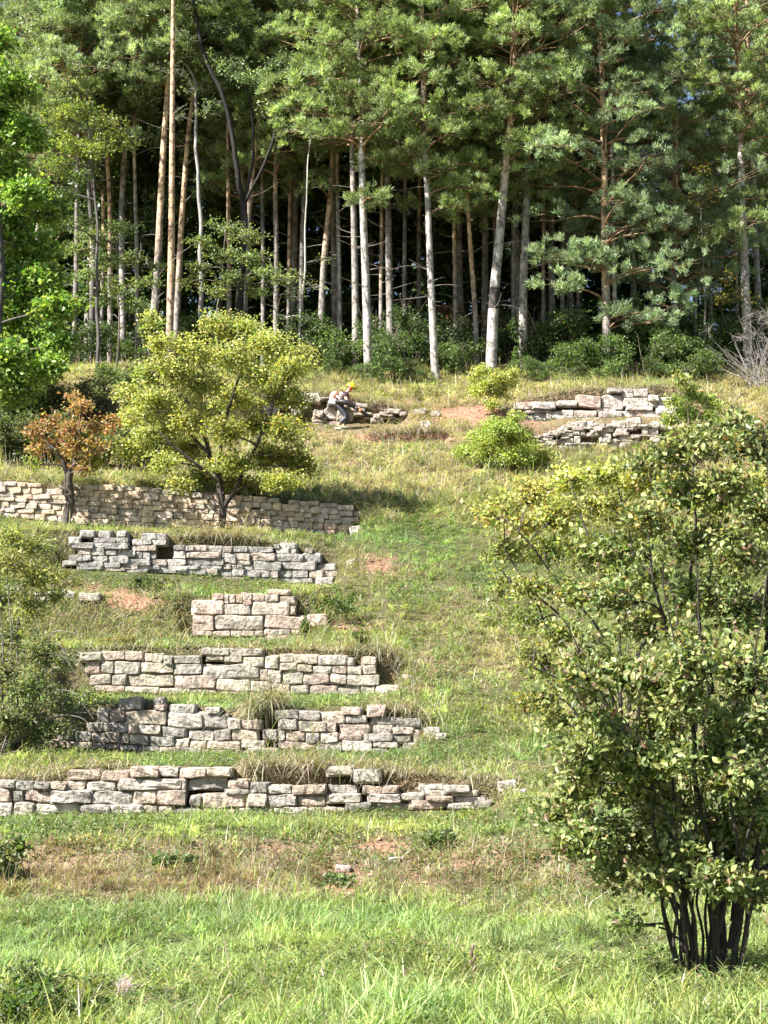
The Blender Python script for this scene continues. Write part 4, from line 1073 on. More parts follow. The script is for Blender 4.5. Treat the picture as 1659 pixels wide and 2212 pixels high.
# a thistle in the lawn
b = gpt(300, 8.9)
t = thing('thistle', b, 'single pale mauve thistle flower in the lawn at lower left', 'flower')
g = Geo(); tube(g, [(0, 0, 0), (.01, 0, .1), (.0, 0, .2)], [.003, .0025, .002], 5, (.09, .13, .04)); obj('stem', g, M_PLAIN, t)
g = Geo(); r = np.random.default_rng(3); n = 70
tufts(g, r, np.tile((0, 0, .2), (n, 1)) + r.normal(0, .004, (n, 3)), np.tile((0, -.2, 1.), (n, 1)), .028, .004, palette(r, n, [(.55, .42, .55), (.6, .52, .6)]), 3, 1.0)
obj('flower_head', g, M_LEAF, t)
b = gpt(1010, 9.3)
t = thing('dry_stalk', b, 'withered brown flower stalk standing in the lawn', 'plant')
g = Geo(); tube(g, [(0, 0, 0), (.012, 0, .14), (.0, .01, .28)], [.003, .0025, .0015], 5, (.16, .11, .07)); obj('stem', g, M_PLAIN, t)
for zz, xx in ((.17, .012), (.2, -.01), (.225, .011), (.25, -.008), (.28, .002)):
    g = Geo(); tube(g, smooth_path([(0, 0, zz - .025), (xx, .003, zz), (xx * 1.5, 0, zz + .018)], 6), [.002, .004, .008, .009, .007, .002], 7, (.17, .12, .075), True); obj('seed_head', g, M_PLAIN, t, smooth=True)

# ------------------------------------------------------------------ the wood: Scots pines
PGREEN = [(.28, .355, .145), (.345, .41, .175), (.22, .285, .125), (.285, .345, .195)]
PBLUE = [(.25, .325, .195), (.31, .38, .235), (.195, .265, .16)]
PINE_N = 0


def pine_geo(rng, path, r0, cstart, crad, pal, npad=36, per=70, k=9, tint=0.0, low=None, tl=.15, tw=.026, bare=6, pads=(), char=None):
    """path: trunk points from the ground up; cstart: fraction of the height at which the crown begins"""
    gw, gl = Geo(), Geo()
    P = smooth_path(path, 44)
    if char:
        zz = np.sort(np.r_[P[:, 2], char[0] - .03, char[0] + .03, char[1] - .03, char[1] + .03])
        P = np.stack([np.interp(zz, P[:, 2], P[:, 0]), np.interp(zz, P[:, 2], P[:, 1]), zz], 1)
    H = P[-1][2] - P[0][2]
    f = (P[:, 2] - P[0][2]) / H
    R = r0 * (1 - .8 * f) + .012; R[0] *= 1.25
    grey = np.array((.24, .215, .19)); orange = np.array((.52, .35, .215)); pale = np.array((.40, .365, .325))
    lowc = grey * (1 - tint) + pale * tint
    mixf = np.clip((f - (low if low is not None else .22)) / .16, 0, 1)[:, None]
    tc = lowc * (1 - mixf) + orange * mixf
    tc = tc * rng.uniform(.8, 1.15, (len(P), 1))
    if char:                                          # scorched ring on the bark
        tc[(P[:, 2] > char[0]) & (P[:, 2] < char[1])] = (.03, .027, .025)
    tube(gw, P, R, 10, tc)

    def pad(a, c, rad, n, bt):
        ln = np.linalg.norm(c - a)
        B = bez(a, a + (c - a) * .4 + np.array((0, 0, .16 * ln)) + rng.normal(0, .05 * ln, 3), a + (c - a) * .75 + rng.normal(0, .07 * ln, 3), c, 8)
        tube(gw, B, np.linspace(bt, .012, 8), 5, np.array((.36, .22, .13)) * rng.uniform(.6, 1.0))
        for s in range(6):
            th = rng.uniform(0, 6.28)
            tip = c + np.array((math.cos(th), math.sin(th), rng.uniform(-.3, .4))) * rad * .85
            st_ = B[rng.integers(4, 8)]
            tube(gw, np.array([st_, (st_ + tip) / 2 + (0, 0, .03), tip]), [.011, .008, .004], 4, np.array((.26, .17, .10)) * rng.uniform(.6, 1.1))
        ptone = rng.uniform(.75, 1.25)
        nc = max(4, n // 13)                             # sprays inside the pad
        th = rng.uniform(0, 6.283, nc); q = np.sqrt(rng.random(nc)) * 1.05
        sc = c + np.stack([np.cos(th) * q * rad[0], np.sin(th) * q * rad[1], (rng.uniform(-.55, .6, nc) + .55 * (1 - q * q)) * rad[2]], 1)
        idx = rng.integers(0, nc, n)
        pos = sc[idx] + rng.normal(0, .075, (n, 3)) * np.array((1, 1, .75))
        D = unit(pos - c) * .7 + unit(pos - sc[idx]) * .6 + np.array((0, 0, .75))
        tone = rng.uniform(.7, 1.3, nc)[idx][:, None] * ptone
        tufts(gl, rng, pos, D, tl, tw, palette(rng, n, pal, None, .12) * tone, k)

    def trunk_at(z):
        q = float(np.clip((z - P[0][2]) / H, 0, 1))
        return np.array([np.interp(q, f, P[:, i]) for i in range(3)]), np.interp(q, f, R)
    for s in range(npad):
        q = cstart + (1 - cstart) * (s + rng.random()) / npad
        a, ra = trunk_at(P[0][2] + q * H)
        rel = (q - cstart) / (1 - cstart)
        reach = 1.15 * crad * (1 - .6 * rel ** 1.8) * rng.uniform(.35, 1.05) * (.75 + .5 * min(1, rel * 4))
        th = s * 2.4 + rng.normal(0, .5)
        c = a + np.array((math.cos(th) * reach, math.sin(th) * reach, reach * rng.uniform(-.12, .35) + .15))
        wr = rng.uniform(.6, 1.1) * (1 - .35 * rel) * min(1.2, .4 + crad / 3.2)
        pad(a, c, np.array((wr, wr, wr * rng.uniform(.35, .6))), int(per * rng.uniform(.7, 1.3)), min(ra * .5, .05))
    for c, rad in pads:
        a, ra = trunk_at(c[2] - .25 * np.linalg.norm(c[:2] - P[0][:2]) * .5)
        m_ = max(rad[0], .5)
        cnt = max(1, int(round(rad[0] / .7)))
        for j in range(cnt):
            cc = c + np.array(((j - (cnt - 1) / 2) * 2 * rad[0] / max(cnt, 1), rng.normal(0, .3), rng.normal(0, .08)))
            pad(a, cc, np.array((min(rad[0], .85), .7, rad[2])), int(per * 1.6), min(ra * .5, .045))
    for s in range(bare):                              # dead side branches below the crown
        q = rng.uniform(.12, max(.2, cstart))
        a, ra = trunk_at(P[0][2] + q * H)
        th = rng.uniform(0, 6.28); ln = rng.uniform(.3, 1.6)
        d = np.array((math.cos(th), math.sin(th), rng.uniform(-.15, .4)))
        B = np.array([a, a + d * ln * .5 + rng.normal(0, .05, 3), a + d * ln + np.array((0, 0, rng.uniform(-.3, .2)))])
        tube(gw, smooth_path(B, 6), np.linspace(.018, .005, 6), 4, np.array((.25, .21, .18)) * rng.uniform(.6, 1.2))
    return gw, gl


def pine(label, pts, y, wd, cstart_v, crad, seed, H=17.5, pal=PGREEN, npad=74, per=150, tint=0., low=None, group='pines along the edge of the wood', pads=(), bare=9, lean=0.0, char=None):
    """pts: (u, v) along the trunk from its foot upwards"""
    rng = np.random.default_rng(seed)
    foot = gpt(pts[0][0], y); foot[2] -= .1
    path = [foot] + [at(u, v, y) for u, v in pts[1:]]
    top = path[-1]
    if top[2] < foot[2] + H - 1:
        d = unit(path[-1] - path[-2] if len(path) > 1 else np.array((0, 0, 1.)))
        d = unit(d * .5 + np.array((lean, 0, 1.)))
        path.append(top + d * (foot[2] + H - top[2]) * .5 + rng.normal(0, .1, 3))
        path.append(top + d * (foot[2] + H - top[2]))
    Hh = path[-1][2] - foot[2]
    zc_ = z_of(cstart_v, y)
    cs = min(.9, max(.1, (zc_ - foot[2]) / Hh))
    pd = [(at(u, v, y + dy), (ru * mpp(y), .7, rv * mpp(y))) for (u, v, ru, rv, dy) in pads]
    gw, gl = pine_geo(rng, path, wd * mpp(y) / 2, cs, crad, pal, npad, per, 6, tint, low, pads=pd, bare=bare, char=char and (z_of(char[0], y), z_of(char[1], y)))
    t = thing('pine_tree', foot, label, 'tree', group)
    obj('trunk', gw, M_PINEBARK, t, smooth=True, origin=foot)
    obj('crown', gl, M_NEEDLE, t, origin=foot)
    return t


pine('very straight slim orange pine with its bright trunk bare almost to the top', [(368, 750), (370, 560), (372, 300), (374, 0)], 56.0, 17, -60, 1.6, 301, 19, GREYG, 22, low=.02, bare=12)
pine('leaning orange pine just left of the very straight slim pine', [(328, 770), (340, 590), (352, 330), (362, 190)], 59, 19, 170, 2.2, 302, low=.2, pal=GREYG, pads=[(330, 100, 70, 34, -.9), (300, 165, 60, 30, -.7), (395, 60, 60, 30, -.9), (340, 20, 70, 34, -.8), (290, 60, 60, 30, -.7)])
pine('pine with pinkish trunk right of the slim straight pine, partly hidden', [(380, 760), (392, 480), (405, 300), (420, 180)], 60, 15, 170, 2.0, 303, low=.15, pads=[(430, 120, 60, 30, -.9), (460, 50, 70, 34, -.9), (400, 10, 60, 30, -.7), (480, 150, 50, 26, -.8)])
pine('thick orange pine leaning right beside the dark forked tree', [(520, 770), (535, 470), (548, 330), (575, 190), (600, 60)], 59.5, 20, 200, 2.6, 304, low=.3, pads=[(650, 320, 85, 38, -.8), (600, 285, 60, 30, -.4), (690, 290, 50, 26, -.6), (560, 115, 70, 34, -.9), (620, 70, 70, 34, -.9), (520, 50, 60, 30, -.8), (600, 10, 70, 34, -.8), (650, 150, 60, 30, -.8), (560, 205, 50, 26, -.7), (690, 60, 60, 30, -.7), (640, 220, 50, 26, -.7)])
pine('thin pine with a short bright orange stretch of trunk in shade', [(597, 780), (597, 560), (594, 400), (600, 250)], 60, 13, 390, 1.8, 305, low=.3)
pine('slender grey stemmed pine left of the crooked brown pine', [(645, 790), (652, 560), (660, 370), (672, 200)], 60.5, 15, 330, 2.0, 306, low=.6)
pine('brown crooked pine behind the crown of the yellow tree', [(690, 790), (700, 560), (714, 430), (720, 300), (725, 180)], 60, 16, 280, 2.0, 307, low=.2, pads=[(690, 420, 45, 22, -.4)])
pine('straight grey pine standing left of the pair above the working person', [(770, 800), (767, 600), (762, 380), (760, 200)], 57, 16, 330, 2.2, 308, low=.65)
pine('pale barked pine with thick foot right above the working person', [(797, 830), (790, 600), (782, 400), (780, 200)], 55.5, 19, 350, 2.2, 309, low=.7, tint=.8, pads=[(800, 430, 60, 22, -.5), (745, 290, 40, 25, -.4)])
pine('dull brown pine right of the pale barked pine', [(845, 790), (840, 560), (837, 380), (838, 200)], 59, 17, 340, 2.3, 310, low=.5, pads=[(850, 440, 55, 28, -.5), (850, 290, 60, 25, -.4)])
pine('slim pine in the middle with a whitish foot and forked top', [(940, 820), (930, 600), (924, 430), (916, 300)], 55.5, 16, 380, 2.2, 311, low=.5, tint=.9, pads=[(950, 385, 55, 30, -.4), (1020, 400, 60, 36, -.6), (1000, 450, 60, 30, -.3), (960, 265, 80, 24, -.6)])
pine('thin orange pine left of the stout leaning pine', [(1030, 800), (1026, 660), (1018, 560), (1010, 440)], 58, 11, 470, 1.6, 312, 14, low=.12)
pine('stout pine leaning right, white below with a charred band and orange above', [(1058, 805), (1066, 650), (1080, 500), (1095, 330), (1103, 270)], 56, 24, 270, 2.8, 313, low=.36, tint=.9, char=(668, 622), pads=[(1080, 245, 70, 30, -.5), (1010, 235, 70, 26, -.8), (1140, 330, 60, 30, -.5)])
pine('sturdy pine with mottled bark right of the stout leaning pine', [(1128, 800), (1130, 620), (1138, 420), (1142, 250)], 57, 19, 400, 2.6, 314, low=.5, tint=.5, pads=[(1180, 360, 80, 40, -.8), (1150, 420, 50, 30, -.4), (1230, 300, 60, 30, -.3)])
pine('right hand pine with a vivid orange trunk rising through blue green branches', [(1310, 775), (1308, 600), (1306, 420), (1303, 250), (1296, 60)], 56, 20, 520, 2.6, 315, low=.12, pal=PBLUE, npad=80, bare=4, pads=[(1240, 560, 80, 45, -.9), (1200, 620, 60, 36, -.9), (1180, 560, 40, 30, -.6), (1400, 500, 80, 50, -.8), (1420, 590, 80, 60, -.9), (1370, 430, 60, 36, -.7), (1450, 660, 60, 40, -.8), (1380, 690, 70, 28, -.9), (1270, 560, 50, 30, -.7)])
pine('thin pale stem close behind the vivid orange pine', [(1328, 770), (1326, 560), (1322, 350), (1316, 150)], 57.5, 9, 200, 1.6, 316, low=.9, tint=1., pal=PBLUE, npad=36)
pine('big pine at the far right with spreading grey branches', [(1612, 770), (1608, 560), (1600, 330), (1592, 80)], 57, 20, 330, 2.5, 317, low=.45, tint=.6, pal=PGREEN, npad=76, pads=[(1630, 480, 60, 30, -.8), (1560, 520, 60, 36, -.8), (1640, 420, 50, 24, -.5), (1560, 180, 80, 36, -.5), (1600, 60, 80, 36, -.4)])
pine('dense blue green pine between the vivid orange pine and the far right pine', [(1455, 790), (1455, 600), (1460, 300)], 59, 17, 640, 3.0, 318, 13, low=.3, pal=PBLUE, npad=90, per=130)
pine('blue green pine filling the gap right of the sturdy mottled pine', [(1215, 800), (1214, 600), (1222, 300)], 61, 10, 420, 2.6, 319, 17, low=.8, pal=PBLUE, npad=70)
pine('thin grey pine stem standing in shade left of the vivid orange pine', [(1250, 790), (1247, 550), (1240, 300)], 62, 9, 330, 2.4, 320, 18, low=.7, pal=PGREEN, npad=64)
pine('left one of two close orange stems deep in the shade', [(242, 780), (238, 460), (230, 310)], 62, 12, 290, 2.0, 321, low=.2, pal=GREYG)
pine('right one of two close orange stems deep in the shade', [(222, 780), (224, 500), (222, 330)], 64, 11, 300, 2.0, 322, low=.2, pal=GREYG)
pine('thin mottled pine behind the bright green tree at left', [(163, 790), (165, 560), (166, 380)], 60, 11, 360, 2.4, 323, low=.5, pal=GREYG, npad=64)
pine('background pine with reddish trunk behind the thin orange one', [(1045, 800), (1048, 520), (1048, 280)], 63, 16, 290, 2.6, 324, low=.3)
pine('background pine with two reddish stems left of the stout leaning pine', [(1075, 800), (1070, 500), (1075, 290)], 64.5, 16, 290, 2.6, 325, low=.3)
pine('thin pine stem deep in the shade right of the slim middle pine', [(905, 800), (905, 500), (908, 280)], 64, 11, 280, 2.4, 326, low=.3)

for k, (u, ut, yy, wd_, cv, lab) in enumerate(((497, 492, 60.5, 11, 260, 'slim orange stem just left of the dark forked tree'), (570, 566, 61, 10, 330, 'thin stem standing between the thick orange pine and the thin shaded pine'), (622, 628, 61.5, 10, 330, 'thin grey stem right of the thin shaded pine'), (735, 728, 59.5, 11, 300, 'slim warm brown stem left of the straight grey pine'), (822, 826, 60, 9, 340, 'thin reddish stem right of the pale barked pine'),
                                                (872, 876, 60.5, 10, 320, 'thin stem between the dull brown pine and the slim middle pine'), (985, 978, 60, 10, 330, 'slim orange stem right of the slim middle pine'), (1108, 1112, 60, 10, 330, 'slim reddish stem between the stout leaning pine and the sturdy mottled pine'), (1172, 1176, 61, 8, 420, 'very thin grey stem right of the sturdy mottled pine'), (300, 290, 61, 10, 260, 'thin stem in the shade left of the leaning orange pine'), (200, 196, 60.5, 9, 320, 'thin brown stem behind the understory locust at left'))):
    pine(lab, [(u, 795), (u * .6 + ut * .4, 560), (ut, 340)], yy, wd_, cv, 1.5, 700 + k, 16, npad=30, low=.15 if k % 2 == 0 else .4, pal=PGREEN)

# more pines behind, made of four master trees
BACK = 'pines deeper in the wood behind the front row'
masters = []
for k in range(4):
    rng = np.random.default_rng(400 + k)
    H = (18, 20, 17, 19)[k]
    x1, x2 = rng.normal(0, .25, 2)
    gw, gl = pine_geo(rng, [(0, 0, -.3), (x1, 0, H * .3), (x2, .1, H * .65), (x1 + x2, 0, H)], .13, (.45, .5, .38, .55)[k], (2.6, 2.8, 2.5, 3.0)[k], PBLUE if k == 1 else PGREEN, 80, 120, 7, .3, .35, bare=8)
    t = thing('pine_tree', (0, 0, 0), 'slender pine in the second ranks of the wood, half hidden by the front pines', 'tree', BACK)
    obj('trunk', gw, M_PINEBARK, t, smooth=True); obj('crown', gl, M_NEEDLE, t)
    masters.append(t)
rr = np.random.default_rng(8)
spots = []
for y0, us in ((62.5, (90, 290, 560, 740, 985, 1110, 1180, 1380, 1540, 1650)), (67, (-20, 60, 190, 330, 520, 640, 810, 940, 1090, 1270, 1340, 1430, 1500, 1580, 1690)), (73, (30, 140, 260, 400, 500, 590, 680, 770, 850, 1000, 1070, 1150, 1240, 1420, 1530, 1630)), (80, (-40, 100, 320, 470, 640, 790, 960, 1130, 1300, 1560, 1720))):
    for u in us:
        spots.append((u + rr.normal(0, 14), y0 + rr.normal(0, 1.0)))
for i, (u, yy) in enumerate(spots):
    m = masters[i % 4]
    p = gpt(u, yy)
    sc = rr.uniform(.9, 1.15) * (.60 if abs(u - 1465) < 135 else 1)
    if i < 4:
        m.location = p; m.rotation_euler = (0, 0, rr.uniform(0, 6.28)); m.scale = (sc,) * 3
    else:
        dup(m, p, rr.uniform(0, 6.28), sc)

# ------------------------------------------------------------------ the wood: broad-leaved trees
def leaf_tree(label, u, y, trunk, blobs, seed, pal, leaf=(.11, .075), wd=.09, bark=(.10, .09, .08), nsub=16, lps=14, group=None, name='leafy_tree', spread=.12, limb_r=.04, upb=.8):
    b = gpt(u, y); b[2] -= .08
    st = []
    for pts, w0, w1 in trunk:
        q = [at(a, v, y + dy) for a, v, dy in pts]
        if pts is trunk[0][0]: q = [b] + q
        st.append((q, w0, w1))
    bl = [blob(a, v, y + dy, ru, rv, w, *x) for (a, v, dy, ru, rv, w, *x) in blobs]
    return woody(name, label, 'tree', b, st, bl, seed, leaf, pal, nsub=nsub, lps=lps, limb_r=limb_r, sub_r=.011, spread=spread, bark=bark, group=group, upbias=upb)


# bright green maple at the left edge
ml = []
for (u, v, r, w) in ((-10, 90, 70, 1), (40, 190, 60, .9), (-20, 250, 80, 1.2), (60, 290, 60, 1), (0, 370, 80, 1.2), (60, 420, 60, 1), (110, 460, 40, .5), (20, 490, 70, 1.2), (80, 540, 60, 1), (0, 590, 80, 1.3), (70, 630, 70, 1.2), (130, 660, 45, .7), (20, 690, 70, 1.2), (90, 730, 60, 1.1), (140, 740, 30, .35), (0, 780, 80, 1.2), (70, 800, 60, 1), (110, 790, 40, .5), (30, 840, 60, .9), (-80, 500, 90, 1.2), (-80, 700, 90, 1.2), (-80, 300, 90, 1), (-60, 150, 90, 1), (100, 600, 50, .7)):
    ml.append((u, v, rb.uniform(-1.4, 1.4), r, r * .75, w))
leaf_tree('bright green maple filling the left edge of the picture', -10, 47, [([(-8, 800, 0), (-5, 600, 0), (0, 350, 0), (-10, 100, 0)], .16, .05)], ml, 71, MAPLE, (.14, .12), nsub=60, lps=20, spread=.15)

# dark forked tree reaching over the middle left
leaf_tree('dark forked tree with sinuous black upper limbs left of centre', 515, 57.5,
          [([(517, 620, 0), (530, 500, 0), (527, 440, 0)], .15, .12), ([(527, 450, 0), (505, 330, 0), (490, 240, 0), (462, 160, -.2), (435, 90, -.3), (418, 0, -.3), (420, -60, -.3)], .10, .05), ([(527, 450, 0), (545, 350, .2), (548, 250, .2), (535, 190, 0), (500, 140, -.2)], .07, .03), ([(528, 440, 0), (560, 380, -.2), (590, 300, -.3), (600, 200, -.3), (570, 100, -.3), (545, 20, -.3), (555, -40, 0)], .06, .03)],
          [(u, v, rb.uniform(-1.2, 1.0), r, r * .5, w) for (u, v, r, w) in ((420, 40, 60, 1), (480, 70, 60, 1), (500, 150, 60, .9), (560, 60, 60, 1), (440, 130, 50, .8), (610, 130, 60, .9), (550, 170, 50, .8), (640, 60, 60, .9), (380, 100, 50, .8), (480, 10, 60, .9), (600, 230, 50, .7), (450, 230, 40, .4), (640, 190, 40, .6))], 72, GREYG, (.13, .065), bark=(.03, .026, .023), nsub=34, lps=18)
leaf_tree('pale grey stemmed tree with a kinked trunk right of the slim straight pine', 437, 58.5, [([(436, 640, 0), (437, 470, 0), (428, 380, 0), (421, 290, 0), (423, 180, 0)], .10, .05)],
          [(u, v, rb.uniform(-1, 1), r, r * .5, w) for (u, v, r, w) in ((420, 190, 50, .8), (390, 250, 45, .6), (460, 190, 40, .6), (350, 60, 60, .9), (310, 130, 60, .9), (370, 150, 50, .7))], 73, GREYG, (.11, .06), bark=(.30, .28, .26))
leaf_tree('grey green tree top above the yellowish locust at upper left', 200, 60, [([(200, 500, 0), (195, 300, 0), (200, 100, 0)], .12, .05)],
          [(u, v, rb.uniform(-1.5, 1), r, r * .55, w) for (u, v, r, w) in ((120, 120, 60, 1), (180, 60, 60, 1), (240, 110, 60, 1), (290, 60, 60, 1), (160, 190, 60, 1), (230, 190, 60, 1), (300, 190, 55, .9), (340, 120, 50, .8), (90, 60, 60, .9), (140, 10, 60, .8), (250, 20, 60, .8), (320, 10, 60, .8), (280, 250, 50, .7), (320, 300, 40, .5))], 74, GREYG, (.13, .07), nsub=40, lps=18)
leaf_tree('locust with yellowish green fronds between the maple and the slim pine', 215, 55.5, [([(212, 600, 0), (205, 420, 0), (195, 300, 0)], .07, .03)],
          [(u, v, rb.uniform(-1, 1), r, r * .5, w, *x) for (u, v, r, w, *x) in ((130, 250, 50, .9), (180, 240, 55, 1), (240, 270, 50, .9), (150, 310, 55, .9), (210, 320, 50, .8), (270, 310, 40, .6), (120, 360, 45, .7), (180, 380, 40, .6, MIDG), (140, 420, 45, .7, MIDG), (110, 490, 40, .5, MIDG))], 75, [(.20, .25, .055), (.27, .29, .065), (.15, .20, .045)], (.11, .06), nsub=34, lps=18)
UND = [(.20, .27, .10), (.25, .31, .12), (.15, .21, .08), (.30, .33, .13)]
leaf_tree('understory locust with layered feathery fronds left of the slim pine', 255, 56.5, [([(258, 700, 0), (255, 600, 0), (250, 500, 0)], .035, .015)],
          [(u, v, rb.uniform(-.8, .8), r, r * .38, w) for (u, v, r, w) in ((200, 510, 55, .8), (270, 490, 45, .6), (160, 540, 50, .7), (230, 560, 60, .9), (290, 560, 45, .6), (180, 590, 50, .7), (260, 620, 60, .9), (320, 610, 45, .6), (210, 650, 50, .6), (300, 660, 50, .6), (180, 480, 35, .4), (350, 580, 30, .3))], 76, UND, (.11, .055), nsub=34, lps=18, spread=.10, bark=(.12, .10, .08))
leaf_tree('understory locust with layered fronds right of the slim pine', 468, 56.0, [([(470, 680, 0), (478, 600, 0), (485, 520, 0)], .035, .015)],
          [(u, v, rb.uniform(-.8, .8), r, r * .38, w) for (u, v, r, w) in ((480, 490, 55, .7), (430, 520, 40, .5), (540, 510, 50, .7), (480, 550, 60, .9), (550, 560, 55, .9), (430, 580, 45, .6), (510, 600, 60, .8), (590, 590, 45, .6), (570, 630, 45, .5), (460, 630, 45, .5), (620, 600, 30, .35), (410, 610, 35, .4))], 77, UND, (.11, .055), nsub=34, lps=18, spread=.10, bark=(.12, .10, .08))
leaf_tree('slim tree with yellow autumn leaves at right before the blue green pines', 1520, 56, [([(1520, 620, 0), (1515, 500, 0), (1518, 380, 0)], .04, .015)],
          [(u, v, rb.uniform(-.6, .6), r, r * .9, w) for (u, v, r, w) in ((1515, 370, 22, .4), (1530, 420, 30, .6), (1510, 460, 30, .6), (1550, 480, 28, .5), (1520, 510, 28, .5), (1570, 500, 20, .3), (1490, 430, 20, .3), (1580, 600, 30, .5), (1600, 640, 30, .5), (1560, 640, 30, .5))], 78, [(.24, .22, .04), (.15, .17, .03), (.10, .13, .03), (.30, .22, .04)], (.10, .07), nsub=16, lps=13)
leaf_tree('thin pale stemmed young tree right of the slender grey pine', 650, 56.8, [([(648, 700, 0), (655, 560, 0), (668, 370, 0), (676, 240, .3), (680, 150, .6)], .045, .012)],
          [(u, v, rb.uniform(-.6, .6), r, r * .45, w) for (u, v, r, w) in ((630, 640, 40, .5), (680, 620, 35, .4), (610, 690, 40, .5), (670, 690, 40, .5), (640, 590, 30, .3), (700, 560, 25, .25), (680, 250, 40, .5), (660, 190, 40, .5), (700, 150, 45, .6))], 79, UND, (.10, .05), bark=(.33, .31, .28), nsub=16, lps=12)
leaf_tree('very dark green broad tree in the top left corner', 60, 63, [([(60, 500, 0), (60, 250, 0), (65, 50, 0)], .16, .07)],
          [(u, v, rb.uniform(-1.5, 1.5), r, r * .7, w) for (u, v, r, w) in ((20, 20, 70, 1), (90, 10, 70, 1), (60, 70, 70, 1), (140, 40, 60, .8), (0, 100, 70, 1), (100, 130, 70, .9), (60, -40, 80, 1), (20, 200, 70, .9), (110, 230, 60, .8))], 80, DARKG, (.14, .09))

# dark broad-leaved trees deep in the wood
def dark_master(seed, H, n, pal, lf):
    r = np.random.default_rng(seed)
    st = [([(0, 0, -.3), (.1, .1, H * .4), (-.1, 0, H * .9)], .14, .04)]
    bl = []
    for j in range(n):
        hz = H * (.10 + .88 * (j + r.random()) / n)
        rad = (2.2 - 1.3 * abs(hz / H - .5)) * math.sqrt(r.random()) * 1.2
        th = r.uniform(0, 6.28)
        q = r.uniform(.7, 1.1)
        bl.append(((math.cos(th) * rad, math.sin(th) * rad, hz), (q, q, q * .6), 1))
    return woody('dark_tree', 'dark leafy tree in deep shade far behind the pine trunks', 'tree', (0, 0, 0), st, bl, seed, lf, pal, nsub=20, lps=13, limb_r=.04, sub_r=.012, spread=.2, bark=(.07, .06, .05), group='dark trees deep in the wood')


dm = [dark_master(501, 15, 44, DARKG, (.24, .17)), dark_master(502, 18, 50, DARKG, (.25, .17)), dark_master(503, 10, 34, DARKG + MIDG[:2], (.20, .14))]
k = 0
for y0, st_, n in ((70, -60, 13), (77, -100, 14), (86, -120, 15)):
    for j in range(n):
        u = st_ + j * (1659 + 2 * abs(st_)) / (n - 1) + rr.normal(0, 35); yy = y0 + rr.normal(0, 1.6)
        if (740 < u < 960) and y0 > 75 and j % 2: continue
        p = gpt(u, yy); sc = rr.uniform(.85, 1.25) * (.62 if abs(u - 1465) < 150 else 1)
        if k < 3:
            dm[k].location = p; dm[k].rotation_euler = (0, 0, rr.uniform(0, 6.28)); dm[k].scale = (sc,) * 3
        else:
            dup(dm[k % 3], p, rr.uniform(0, 6.28), sc)
        k += 1

# undergrowth along the edge of the wood
def bush_master(seed, w, h, pal, lf, label, group):
    r = np.random.default_rng(seed)
    st = [([(0, 0, -.1), (r.normal(0, w * .3), r.normal(0, w * .3), h * .5), (r.normal(0, w * .6), r.normal(0, w * .5), h)], .02, .008) for _ in range(5)]
    bl = [((r.uniform(-w, w), r.uniform(-w, w) * .7, h * r.uniform(.12, .95)), (w * .4, w * .4, h * .2), .8) for _ in range(15)]
    return woody('undergrowth_bush', label, 'bush', (0, 0, 0), st, bl, seed, lf, pal, nsub=16, lps=13, sub_r=.008, spread=.10, group=group, parts=('stems', 'foliage'))


UG = 'undergrowth bushes along the foot of the wood'
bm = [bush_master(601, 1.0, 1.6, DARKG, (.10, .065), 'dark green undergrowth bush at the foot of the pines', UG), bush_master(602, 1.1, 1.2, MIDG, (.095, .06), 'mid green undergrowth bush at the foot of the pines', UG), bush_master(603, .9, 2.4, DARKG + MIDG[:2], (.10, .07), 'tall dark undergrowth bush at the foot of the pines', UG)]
k = 0
for y0, us in ((55.2, (540, 600, 690, 730, 790, 850, 890, 950, 1000, 1090, 1140, 1170, 1230, 1280, 1340, 1400, 1470)), (56.6, (560, 700, 745, 820, 890, 980, 1150, 1195, 1260, 1360, 1400, 1450)), (59.0, (100, 180, 260, 330, 420, 520, 620, 680, 800, 870, 950, 1010, 1090, 1180, 1290, 1370, 1430, 1500, 1560)), (62.5, (60, 150, 230, 310, 400, 480, 560, 640, 720, 860, 960, 1060, 1140, 1230, 1330, 1420, 1520, 1600)), (66, (120, 260, 380, 500, 620, 730, 830, 930, 1040, 1160, 1280, 1400, 1500))):
    for u in us:
        yy = y0 + rr.normal(0, .5); u = u + rr.normal(0, 15)
        p = gpt(u, yy); sc = rr.uniform(.7, 1.2) * (rr.uniform(.3, .75) if y0 < 56 else 1)
        if k < 3:
            bm[k].location = p; bm[k].rotation_euler = (0, 0, rr.uniform(0, 6.28)); bm[k].scale = (sc,) * 3
        else:
            dup(bm[k % 3], p, rr.uniform(0, 6.28), sc)
        k += 1
b = gpt(1000, 60.5); st = [([b, b + np.array((dx, 0, .8)), b + np.array((dx * 2, 0, 1.7))], .015, .006) for dx in (-.3, 0, .3)]
woody('russet_bush', 'russet leaved bush in the shade left of the stout leaning pine', 'bush', b, st, [(b + np.array((rb.uniform(-.9, .9), rb.uniform(-.5, .5), rb.uniform(1.0, 2.3))), (.4, .4, .3), .8) for _ in range(9)], 620, (.10, .06), [(.16, .075, .045), (.12, .06, .04), (.2, .1, .05)], nsub=14, lps=10, parts=('stems', 'foliage'))
